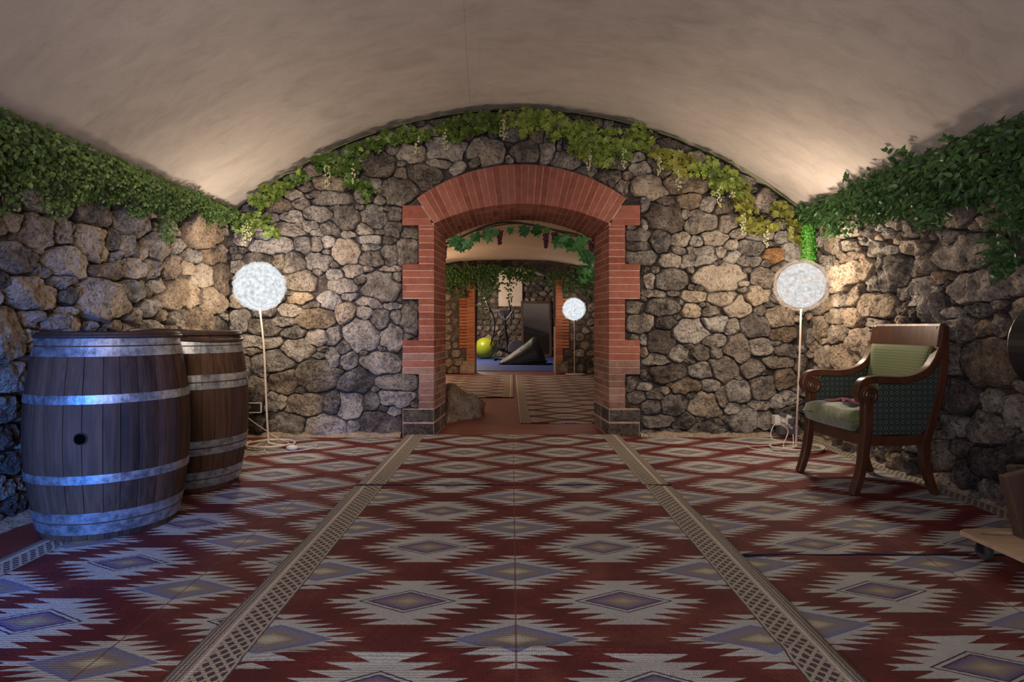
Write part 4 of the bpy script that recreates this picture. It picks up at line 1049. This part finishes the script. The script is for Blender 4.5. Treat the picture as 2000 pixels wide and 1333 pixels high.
o = cushion('seat_cushion', 2.185-2.23, 0, .425, .45, .535, .125, 'velvet', tuft=((-.06, -.06, .045, .05), (-.06, .13, .03, .05), (.08, -.08, .03, .05), (.08, .1, .03, .05), (-.14, -.12, .02, .04)), crown=.02, seed=3); o['label'] = 'buttoned plain green velvet cushion'
# pink cloth on the cushion (rests on it: its own thing)
v = []; f = []; n = 18
for j in range(n+1):
    for i in range(n+1):
        u = i/n; w_ = j/n; x = 2.06 + .20*u + .03*math.sin(w_*5); y = 3.84 + .16*w_ + .02*math.sin(u*7)
        v.append((x, y, .520 + .022*noise.noise(Vector((u*4, w_*4, 2))) + .016*math.sin(u*9+w_*4)*(1-w_)))
W = n+1
for j in range(n):
    for i in range(n): a = j*W+i; f.append((a, a+1, a+W+1, a+W))
o = mesh_obj('folded_cloth', v, f, 'pink', None, smooth=True); so = o.modifiers.new('s', 'SOLIDIFY'); so.thickness = .008; tag(o, 'crumpled pink cloth lying on the green armchair cushion', 'cloth')

# ------------------------------------------------------------------ trolley and machine at the right edge
tr = thing('wheeled_board', 'pale plywood board on castors with a handle hole at the right edge', 'trolley', (2.14, 2.36, 0.02), math.radians(2))
bm = bmesh.new(); O_ = [(-.24, -.34), (.26, -.34), (.26, .27), (-.20, .27), (-.235, .25)]
hole = [(-.10 + .085*math.cos(2*PI*k/20), .205 + .028*math.sin(2*PI*k/20)) for k in range(20)]
vo = [bm.verts.new((x, y, .105)) for x, y in O_]; vh = [bm.verts.new((x, y, .105)) for x, y in hole]
ed = [bm.edges.new((vo[i], vo[(i+1) % 5])) for i in range(5)] + [bm.edges.new((vh[i], vh[(i+1) % 20])) for i in range(20)]
bmesh.ops.triangle_fill(bm, use_beauty=True, edges=ed)
hf = [fc for fc in bm.faces if math.hypot((fc.calc_center_median().x + .10)/.085, (fc.calc_center_median().y - .205)/.028) < .95 and all(v in vh for v in fc.verts)]
bmesh.ops.delete(bm, geom=hf, context='FACES_ONLY')
r_ = bmesh.ops.extrude_face_region(bm, geom=bm.faces[:])
for g_ in r_['geom']:
    if isinstance(g_, bmesh.types.BMVert): g_.co.z -= .018
bm_obj('board', bm, 'plywood', tr)
for cx_, cy_ in ((-.17, .20), (-.17, -.26), (.20, .20), (.20, -.26)):
    bm = bmesh.new(); add_cyl(bm, (cx_-.014, cy_, .036), (cx_+.014, cy_, .036), .036, n=24); cw = bm_obj('castor', bm, 'rubber', tr, bevel=.004)
    bm = bmesh.new(); add_box(bm, (cx_-.019, cy_, .058), (.004, .03, .058)); add_box(bm, (cx_+.019, cy_, .058), (.004, .03, .058)); add_box(bm, (cx_, cy_, .0855), (.05, .045, .004)); bm_obj('fork', bm, 'black_metal', cw)
ws = thing('wooden_press', 'dark wooden stand with a black round drum cut off by the right edge', 'machine', (2.345, 2.42, 0.125))
def leanbox(name, c, s, rot, mat, par): bm = bmesh.new(); add_box(bm, c, s, rot); return bm_obj(name, bm, mat, par, bevel=.006)
leanbox('post', (-.24, .10, .12), (.12, .05, .30), (0, -.25, 0), 'oldwood', ws)
leanbox('post', (-.02, .16, .35), (.08, .05, .70), (0, 0, 0), 'oldwood', ws)
leanbox('cross_bar', (-.12, .16, .25), (.26, .045, .06), (0, 0, 0), 'oldwood', ws)
leanbox('base_block', (-.10, .0, .035), (.30, .26, .07), (0, 0, 0), 'oldwood', ws)
bm = bmesh.new(); add_cyl(bm, (-.245, .07, .19), (-.245, .076, .19), .012, n=16); bm_obj('knot_hole', bm, 'black', ws)
bm = bmesh.new(); add_cyl(bm, (-.10, .0, .785), (-.10, .12, .785), .205, n=48); dr_ = bm_obj('drum', bm, 'black_metal', ws, bevel=.012)
v, f = tube_geo([Vector((-.10 + .208*math.cos(2*PI*k/48), .0, .785 + .208*math.sin(2*PI*k/48))) for k in range(48)], .012, 8, closed=True); mesh_obj('rim', v, f, 'black_metal', dr_, smooth=True)

# ------------------------------------------------------------------ foliage
def leaf_shape(kind):
    if kind == 'oval': return [(0, 0, 0), (.28, .30, .05), (.30, .62, .06), (0, 1, -.04), (-.30, .62, .06), (-.28, .30, .05), (0, .5, 0)], [(0, 1, 6), (1, 2, 6), (2, 3, 6), (3, 4, 6), (4, 5, 6), (5, 0, 6)]
    if kind == 'point': return [(0, 0, 0), (.26, .25, .06), (.22, .60, .05), (0, 1.05, -.08), (-.22, .60, .05), (-.26, .25, .06), (0, .45, -.02)], [(0, 1, 6), (1, 2, 6), (2, 3, 6), (3, 4, 6), (4, 5, 6), (5, 0, 6)]
    pts = [(0, 0, 0), (.18, -.10, .02), (.52, .10, .06), (.34, .30, .0), (.58, .62, .08), (.22, .62, .0), (0, 1.0, -.05), (-.22, .62, .0), (-.58, .62, .08), (-.34, .30, .0), (-.52, .10, .06), (-.18, -.10, .02), (0, .38, -.03)]
    return pts, [(i, (i+1) % 12, 12) for i in range(12)]
LEAF = {}
for k_ in ('oval', 'point', 'lobed'):
    P, F = leaf_shape(k_); LEAF[k_] = (P, F)
def leaf_matrix(pos, outward, size, rr, droop=0.6, spread=1.0):
    """leaf tip direction mostly down/sideways, face turned to 'outward'"""
    o_ = (Vector(outward) + Vector((rr.uniform(-1, 1), rr.uniform(-1, 1), rr.uniform(-.6, 1)))*spread*.7).normalized()
    tip = Vector((rr.uniform(-1, 1), rr.uniform(-1, 1), rr.uniform(-1, .6) - droop)); tip = (tip - o_*tip.dot(o_))
    tip = tip.normalized() if tip.length > 1e-3 else Vector((0, 0, -1)); side = tip.cross(o_)
    return Matrix((( side.x, tip.x, o_.x, pos[0]), (side.y, tip.y, o_.y, pos[1]), (side.z, tip.z, o_.z, pos[2]), (0, 0, 0, 1))) @ Matrix.Scale(size, 4)
LEAFME = {}
def leaf_mesh(kind, mat):
    if (kind, mat) not in LEAFME:
        P, F = LEAF[kind]; me = bpy.data.meshes.new('leaf'); me.from_pydata(P, [], F); me.materials.append(MAT[mat]); LEAFME[(kind, mat)] = me
    return LEAFME[(kind, mat)]
def foliage(root, samples, kind, mat, parts, name='foliage'):
    """samples: list of matrices; the first `parts` become leaf objects"""
    for M_ in samples[:parts]:
        o = bpy.data.objects.new('leaf', leaf_mesh(kind, mat)); COL.objects.link(o); o.parent = root; o.matrix_local = M_
    P, F = LEAF[kind]; V = []; FF = []
    for M_ in samples[parts:]:
        b = len(V); V += [M_ @ Vector(p) for p in P]; FF += [tuple(i+b for i in f) for f in F]
    if V: tag(mesh_obj(name, V, FF, mat, root), kind='stuff')
rr = random.Random(42)
# left dense boxwood garland along the left wall
gl = thing('leafy_garland', 'dense small-leaved green garland along the top of the left wall', 'garland', (0, 0, 0))
sm = []
for i in range(8000):
    t = rr.random(); y = 5.56 - 3.2*t
    if y < 2.5: continue
    thick = 0.10 + 0.10*min(1, (5.56-y)/2.0); dn = (0.12 + 0.24*min(1, (5.56-y)/2.2))*(1 + .8*noise.noise(Vector((y*4.5, 1, 1))))
    a = rr.random()**0.8; z = 2.05 - a*dn + .02*noise.noise(Vector((y*6, 3, 3)))
    x = XL + .03 + thick*math.sin(PI*min(1, a*.85+.1))*rr.uniform(.55, 1.1)
    sm.append(leaf_matrix((x, y, z), (1, -.5, .1), rr.uniform(.020, .036), rr, .3, 1.2))
for (cy, cz, ry, rz, n) in ((4.39, 1.72, .07, .12, 160), (3.3, 1.66, .10, .08, 120), (2.95, 1.62, .1, .08, 120)):
    for i in range(n):
        a = rr.uniform(0, 2*PI); q = math.sqrt(rr.random()); sm.append(leaf_matrix((XL + .05 + rr.random()*.09, cy + ry*q*math.cos(a), cz + rz*q*math.sin(a)), (1, -.5, .1), rr.uniform(.02, .034), rr, .5, 1.2))
rr.shuffle(sm); foliage(gl, sm, 'oval', 'box', 0)
tube('stem', spline([(XL+.05, 5.5, 2.0), (XL+.08, 4.5, 1.98), (XL+.09, 3.5, 1.96), (XL+.10, 2.6, 1.95)], 6), .008, 'stem', gl, 6)
# right garland, larger pointed leaves
gr_ = thing('leafy_garland', 'dark green pointed-leaf garland along the top of the right wall', 'garland', (0, 0, 0))
sm = []
for i in range(3600):
    t = rr.random(); y = 5.5 - 3.0*t
    dn = (0.14 + 0.25*min(1, (5.5-y)/2.3))*(1 + .5*noise.noise(Vector((y*3.1, 8, 1))))
    a = rr.random(); z = 2.05 - a*dn + .03*noise.noise(Vector((y*5, 3, 8))); th = .09 + .15*min(1, (5.5-y)/2.2)
    x = XR - .03 - th*math.sin(PI*min(1, a*.8+.15))*rr.uniform(.3, 1.15)
    sm.append(leaf_matrix((x, y, z), (-1, -.6, .2), rr.uniform(.034, .062), rr, .2, 1.2))
for (cy, cz, ry, rz, n) in ((4.75, 1.80, .22, .10, 120), (3.75, 1.72, .12, .12, 160), (3.12, 1.60, .10, .12, 150), (3.18, 1.36, .06, .12, 120), (4.2, 2.04, .3, .03, 60)):
    for i in range(n):
        a = rr.uniform(0, 2*PI); q = math.sqrt(rr.random()); sm.append(leaf_matrix((XR - .04 - rr.random()*.16, cy + ry*q*math.cos(a), cz + rz*q*math.sin(a)), (-1, -.6, .2), rr.uniform(.034, .058), rr, .3, 1.2))
# sprigs standing up against the vault, each on its own thin stem
for (y, x, z) in ((5.40, 2.54, 2.05), (4.55, 2.47, 2.10), (4.0, 2.44, 2.13), (3.85, 2.43, 2.10), (3.45, 2.44, 2.04), (3.25, 2.46, 2.03)):
    p0 = Vector((XR - .10, y + .05, 1.93)); p1 = Vector((x, y, z)); p0.y += rr.uniform(-.05, .05); pts = spline([p0, (p0 + p1)/2 + Vector((.02, 0, .03)), p1], 5)
    tube('sprig', pts, .0022, 'green_stem', gr_, 5)
    for k in range(3, len(pts)):
        for q in range(2): sm.append(leaf_matrix(pts[k], (-1, -.8, .2), .045, rr, -.5, .9))
rr.shuffle(sm)
sm.sort(key=lambda M_: -M_.translation.x*0 + (M_.translation.x)); foliage(gr_, sm, 'point', 'ivy', 260)
tube('stem', spline([(XR-.08, 5.45, 2.0), (XR-.12, 4.5, 1.97), (XR-.15, 3.5, 1.93), (XR-.15, 2.5, 1.92)], 6), .008, 'stem', gr_, 6)
# hop garlands over the end wall
CL = [("hop", (482, 438, 22, 18), (512, 385, 16, 26), (500, 428, 26, 14), (535, 378, 22, 10), (560, 362, 18, 9), (532, 448, 14, 16)),
      ("hop", (590, 342, 14, 9), (632, 318, 18, 14), (655, 322, 22, 20), (685, 318, 24, 20), (690, 355, 18, 14), (715, 372, 14, 18), (705, 292, 22, 12), (735, 280, 20, 11), (580, 350, 20, 6), (640, 310, 30, 7)),
      ("hop", (765, 268, 24, 10), (795, 262, 20, 12), (825, 262, 18, 12), (870, 252, 18, 16), (893, 250, 22, 22), (925, 240, 24, 20), (960, 236, 24, 16)),
      ("hop", (990, 232, 22, 14), (1030, 226, 26, 14), (1065, 235, 26, 20), (1025, 248, 14, 18), (1090, 245, 24, 24), (1115, 258, 20, 18)),
      ("hop", (1140, 250, 26, 16), (1130, 285, 18, 20), (1155, 290, 26, 24), (1185, 270, 24, 20), (1180, 305, 20, 20), (1215, 290, 24, 18), (1245, 258, 24, 14), (1258, 280, 14, 16)),
      ("hop_olive", (1285, 302, 20, 14), (1315, 312, 22, 18), (1345, 318, 18, 14), (1325, 330, 16, 16)),
      ("hop", (1355, 332, 16, 12), (1385, 330, 24, 18), (1415, 345, 22, 16), (1405, 362, 18, 14), (1440, 365, 22, 18)),
      ("hop_olive", (1450, 385, 18, 22), (1455, 415, 18, 22), (1475, 440, 20, 16), (1500, 440, 18, 9), (1520, 405, 18, 14), (1540, 425, 16, 16), (1555, 448, 16, 16), (1560, 470, 9, 12))]
LBL = ['light green leafy hop garland at the left foot of the vault arch', 'bright hop garland climbing the left shoulder of the arch', 'hop garland with pale flowers left of the arch crown',
       'deep green hop garland across the crown of the arch', 'bushy hop garland hanging just right of the arch crown', 'olive hop garland over the tan stones right of the arch', 'fresh green hop garland on the right shoulder of the arch', 'yellowish hop garland sliding down the right foot of the arch']
for (spec, lb) in zip(CL, LBL):
    mt = spec[0]; g_ = thing('hop_garland', lb, 'garland', (0, 0, 0), 0, 'hop garlands over the end wall'); sm = []; path = []
    for (a, b, c, d) in spec[1:]:
        n = int(c*d*0.105) + 4; p = px(a, b, YB - .10); s = 1200/(YB - .10); path.append(p)
        for i in range(n):
            q = math.sqrt(rr.random()); an = rr.uniform(0, 2*PI); X = p.x + c/s*q*math.cos(an); Z = p.z + d/s*q*math.sin(an)
            Z = min(Z, vault(X) - .01 + .02)
            sm.append(leaf_matrix((X, YB - .07 - rr.random()*.11, Z), (0, -1, .15), rr.uniform(.038, .072), rr, .7, 1.1))
    rr.shuffle(sm); foliage(g_, sm, 'lobed', mt, 46)
    path.sort(key=lambda p: p.x); P_ = [Vector((p.x, YB - .09, vault(p.x) - .03)) for p in path]
    if len(P_) > 1: tube('stem', spline(P_, 5), .005, 'green_stem', g_, 6)
    # pale hop flowers
    V = []; F = []
    for j in range(2):
        p = rr.choice(path) + Vector((rr.uniform(-.05, .05), -.07, -.03))
        for i in range(26):
            c = p + Vector((rr.uniform(-.022, .022), rr.uniform(-.02, .02), -.012*i*.55 + rr.uniform(-.01, .01))); b = len(V); r_ = .009
            V += [c + Vector(q)*r_ for q in ((1, 0, 0), (-1, 0, 0), (0, 1, 0), (0, -1, 0), (0, 0, 1.3), (0, 0, -1.3))]
            F += [tuple(b+k for k in t_) for t_ in ((0, 2, 4), (2, 1, 4), (1, 3, 4), (3, 0, 4), (2, 0, 5), (1, 2, 5), (3, 1, 5), (0, 3, 5))]
    tag(mesh_obj('flowers', V, F, 'petal_hop', g_, smooth=True), 'pale hanging flower clusters', kind='stuff')
# bright plastic grass column in the right corner
gc = thing('grass_column', 'bright green plastic grass column in the right corner above the lamp', 'decoration', (2.60, 5.30, 1.3))
bm = bmesh.new(); add_cyl(bm, (0, 0, 0), (0, 0, .62), .035, n=16); bm_obj('core', bm, 'green_stem', gc)
sm = []
for i in range(2600):
    a = rr.uniform(0, 2*PI); o_ = Vector((math.cos(a), math.sin(a), 0)); r_ = rr.uniform(.032, .058); sm.append(leaf_matrix((o_.x*r_, o_.y*r_, rr.uniform(0, .62)), o_, rr.uniform(.014, .024), rr, -.1, 1.3))
foliage(gc, sm, 'oval', 'grass', 0, 'grass_blades')
gc.location = (2.585, 5.36, 1.26)

# grape vine under the archway (hangs from the rear edge)
gv = thing('grape_vine', 'artificial grape vine with purple bunches strung under the far edge of the archway', 'garland', (0, 0, 0))
YV = 6.21
def V3(pts): return [px(a, b, YV) for a, b in pts]
tube('stem', spline(V3([(868, 478), (890, 468), (918, 455), (955, 440), (995, 434), (1040, 440), (1085, 450), (1125, 458), (1150, 470), (1163, 490)]), 6), .011, 'stem', gv, 8)
tube('stem', spline(V3([(930, 452), (970, 441), (1010, 437), (1060, 443), (1110, 459), (1150, 466)]), 6), .007, 'stem', gv, 6)
tube('stem', spline(V3([(1148, 470), (1152, 490), (1150, 512), (1146, 530)]), 6), .005, 'stem', gv, 6)
for a, b in ((900, 463), (955, 440), (1040, 440), (1125, 458)):
    q = px(a, b, YV); tube('hook', [q, q + Vector((0, -.04, .035)), Vector((q.x, YT - .02, q.z + .05))], .003, 'black_metal', gv, 6)
sm = []
for (a, b, n, s_) in ((888, 466, 4, .13), (900, 470, 4, .13), (915, 475, 3, .14), (930, 462, 4, .12), (952, 455, 4, .11), (965, 448, 2, .10), (995, 444, 2, .10), (1025, 448, 3, .14), (1043, 446, 3, .12), (1060, 446, 2, .11),
                      (1095, 465, 4, .14), (1108, 470, 4, .14), (1122, 472, 3, .15), (1135, 468, 3, .12), (1146, 492, 4, .12), (1150, 505, 4, .12), (1142, 522, 4, .13), (1152, 530, 4, .13), (1148, 545, 3, .12), (1135, 535, 3, .11)):
    for k in range(n): p = px(a + rr.uniform(-5, 5), b + rr.uniform(-6, 4), YV - .02 - rr.random()*.08); sm.append(leaf_matrix(p, (0, -1, .1), s_*rr.uniform(.65, .95), rr, .8, .7))
foliage(gv, sm, 'lobed', 'vine', 200)
gp = bmesh.new(); bmesh.ops.create_icosphere(gp, subdivisions=2, radius=1.0); gme = bpy.data.meshes.new('grape'); gp.to_mesh(gme); gp.free(); gme.materials.append(MAT['grape']); gme.shade_smooth()
for (a, b, L_, w_) in ((976, 452, .135, .034), (1066, 456, .15, .034), (1083, 455, .10, .03), (1156, 466, .14, .045), (869, 482, .12, .02)):
    top = px(a, b, YV - .05); bs = tube('grape_bunch', [top + Vector((0, 0, .03)), top + Vector((0, 0, -L_*.8))], .004, 'stem', gv, 5)
    n = 24
    for i in range(n):
        t = i/n; r_ = w_*(1 - .65*t)*rr.uniform(.5, 1); an = i*2.4; o = bpy.data.objects.new('grape', gme); COL.objects.link(o); o.parent = bs
        o.location = top + Vector((r_*math.cos(an), r_*math.sin(an), -L_*t)); o.scale = (.0125,)*3

# ivy hanging at the gym opening
gi = thing('hanging_ivy', 'thin-stemmed ivy trailing over the left half of the far gym opening', 'garland', (0, 0, 0))
gj = thing('hanging_ivy', 'thin-stemmed ivy bunched over the right half of the far gym opening', 'garland', (0, 0, 0))
def strand(root, a, b, ln, wd, n, Y=Y2 - .14):
    sm = []; 
    for i in range(n):
        t = rr.random(); p = px(a + rr.gauss(0, wd*.5)*(1-.3*t), b + ln*t, Y - rr.random()*.1); sm.append(leaf_matrix(p, (0, -1, .1), rr.uniform(.05, .085), rr, .5, 1.0))
    return sm
sm = []
for k in range(26): sm += strand(gi, 868 + k*4.2, 518 + 3*math.sin(k), 26 + 16*rr.random(), 7, 26)
for (a, l, n) in ((938, 70, 46), (946, 95, 60), (955, 60, 40), (962, 48, 30), (972, 42, 26), (905, 50, 40), (880, 48, 40)): sm += strand(gi, a, 530, l, 8, n)
rr.shuffle(sm); foliage(gi, sm, 'point', 'ivy', 120)
tube('stem', spline([px(a, b, Y2 - .14) for a, b in ((868, 530), (905, 524), (945, 530), (985, 528))], 5), .008, 'stem', gi, 6)
sm = []
for k in range(20): sm += strand(gj, 986 + k*3.0, 522 + 3*math.sin(k*2), 16 + 14*rr.random(), 6, 16)
for (a, l, n) in ((992, 45, 24), (998, 72, 30), (1040, 22, 20), (1075, 40, 34), (1090, 34, 34), (1105, 50, 50), (1120, 40, 50), (1135, 44, 60), (1150, 55, 60)): sm += strand(gj, a, 524, l, 9, n)
rr.shuffle(sm); foliage(gj, sm, 'point', 'ivy', 120)
tube('stem', spline([px(a, b, Y2 - .14) for a, b in ((985, 528), (1030, 522), (1080, 535), (1120, 530), (1160, 525))], 5), .008, 'stem', gj, 6)

# ------------------------------------------------------------------ gym things
bm = bmesh.new(); bmesh.ops.create_uvsphere(bm, u_segments=48, v_segments=24, radius=.33, matrix=Matrix.Translation((-.83, 19.0, .345)))
gb = bm_obj('exercise_ball', bm, 'ball', None, smooth=True); tag(gb, 'large lime green exercise ball on the blue floor', 'ball')
# elliptical trainer
el = thing('elliptical_trainer', 'black and silver elliptical trainer with tall handles beside the lime ball', 'exercise machine', (-.20, 18.1, .015))
def tb(name, pts, r_, mat='black_metal', par=None): return tube(name, pts, r_, mat, par or el, 8)
tb('base_frame', [(-.30, 0, .05), (.45, 0, .05)], .035); tb('foot_bar', [(-.30, -.28, .04), (-.30, .28, .04)], .035); tb('foot_bar', [(.45, -.28, .04), (.45, .28, .04)], .035)
tb('mast', spline([(.15, 0, .1), (.05, 0, .6), (.0, 0, 1.0), (-.02, 0, 1.45)], 4), .04)
for sg, dx_ in ((-1, -.10), (1, .10)):
    h = tb('handle', spline([(-.30 + dx_*1.2, sg*.24, .45), (-.22 + dx_, sg*.24, .85), (-.08 + dx_*2.5, sg*.22, 1.25), (-.24 + dx_*3.4, sg*.22, 1.78)], 6), .022)
    tb('grip', spline([(-.13 + dx_*2.8, sg*.22, 1.42), (-.24 + dx_*3.4, sg*.22, 1.79)], 3), .030, 'black', h)
    tb('pedal_arm', spline([(-.30 + dx_*1.2, sg*.24, .45), (.05, sg*.20, .25), (.40, sg*.16, .22)], 4), .025, 'black_metal')
    bm = bmesh.new(); add_box(bm, (-.12 + dx_, sg*.22, .36), (.36, .12, .05)); bm_obj('pedal', bm, 'black', el, bevel=.01)
bm = bmesh.new(); add_cyl(bm, (.32, -.06, .36), (.32, .06, .36), .24, n=32); bm_obj('flywheel', bm, 'grey_plastic', el, bevel=.02)
bm = bmesh.new(); add_box(bm, (-.02, -.02, 1.40), (.34, .06, .20), (.3, 0, 0)); cs_ = bm_obj('console', bm, 'grey_plastic', el, bevel=.02)
tb('fixed_handle', spline([(-.22, -.12, 1.30), (-.24, -.16, 1.48), (0, -.18, 1.20), (.24, -.16, 1.48), (.22, -.12, 1.30)], 4), .018, 'hoop')
# tarpaulin covered bench
cb = thing('covered_bench', 'wedge-shaped bench draped in black tarpaulin in the middle of the blue floor', 'exercise machine', (.32, 16.3, .02))
prof = [(-.62, .08), (-.40, .22), (-.12, .42), (.12, .60), (.24, .70), (.34, .68), (.42, .52), (.50, .30), (.55, .12)]
n = 14; v = []; f = []
for i, (x, z) in enumerate(spline([Vector((a, 0, b)) for a, b in prof], 4) and [(p.x, p.z) for p in spline([Vector((a, 0, b)) for a, b in prof], 4)]):
    for k in range(n+1):
        t = k/n; yy = -.34 + .68*t; e_ = math.sin(PI*t)**.35 if 0 < t < 1 else 0; fd = .05*noise.noise(Vector((x*5, yy*6, 1)))
        v.append((x + .3*fd, yy*(1.1 - .35*e_) , max(.02, z*e_ + fd*.5 + (0.02 if e_ == 0 else 0))))
W = n+1
for i in range(len(v)//W - 1):
    for k in range(n): a = i*W+k; f.append((a, a+1, a+W+1, a+W))
o = mesh_obj('tarpaulin', v, f, 'tarp', cb, smooth=True); so = o.modifiers.new('s', 'SOLIDIFY'); so.thickness = .01
for (a, b) in (((-.66, -.30, .02), (-.2, -.30, .02)), ((.1, -.36, .02), (.72, -.36, .02)), ((-.60, .3, .02), (.6, .3, .02))): tube('foot_bar', [Vector(a), Vector(b)], .022, 'black_metal', cb, 8)
tube('axle', [Vector((.12, -.40, .09)), Vector((.60, -.40, .09))], .02, 'black_metal', cb, 8)
# mirror leaning on the end wall
mi = thing('standing_mirror', 'tall dark-framed mirror leaning on the far stone wall', 'mirror', (.80, 19.95, .02))
bm = bmesh.new()
for c, s in (((-.46, 0, .92), (.07, .05, 1.84)), ((.46, 0, .92), (.07, .05, 1.84)), ((0, 0, 1.80), (.99, .05, .08)), ((0, 0, .05), (.99, .05, .10))): add_box(bm, c, s)
bm_obj('frame', bm, 'oldwood', mi, bevel=.006)
bm = bmesh.new(); add_box(bm, (0, .005, .92), (.86, .015, 1.74)); bm_obj('glass', bm, 'mirror', mi)
mi.rotation_euler = (math.radians(-7), 0, math.radians(4)); mi.location.y = 19.85
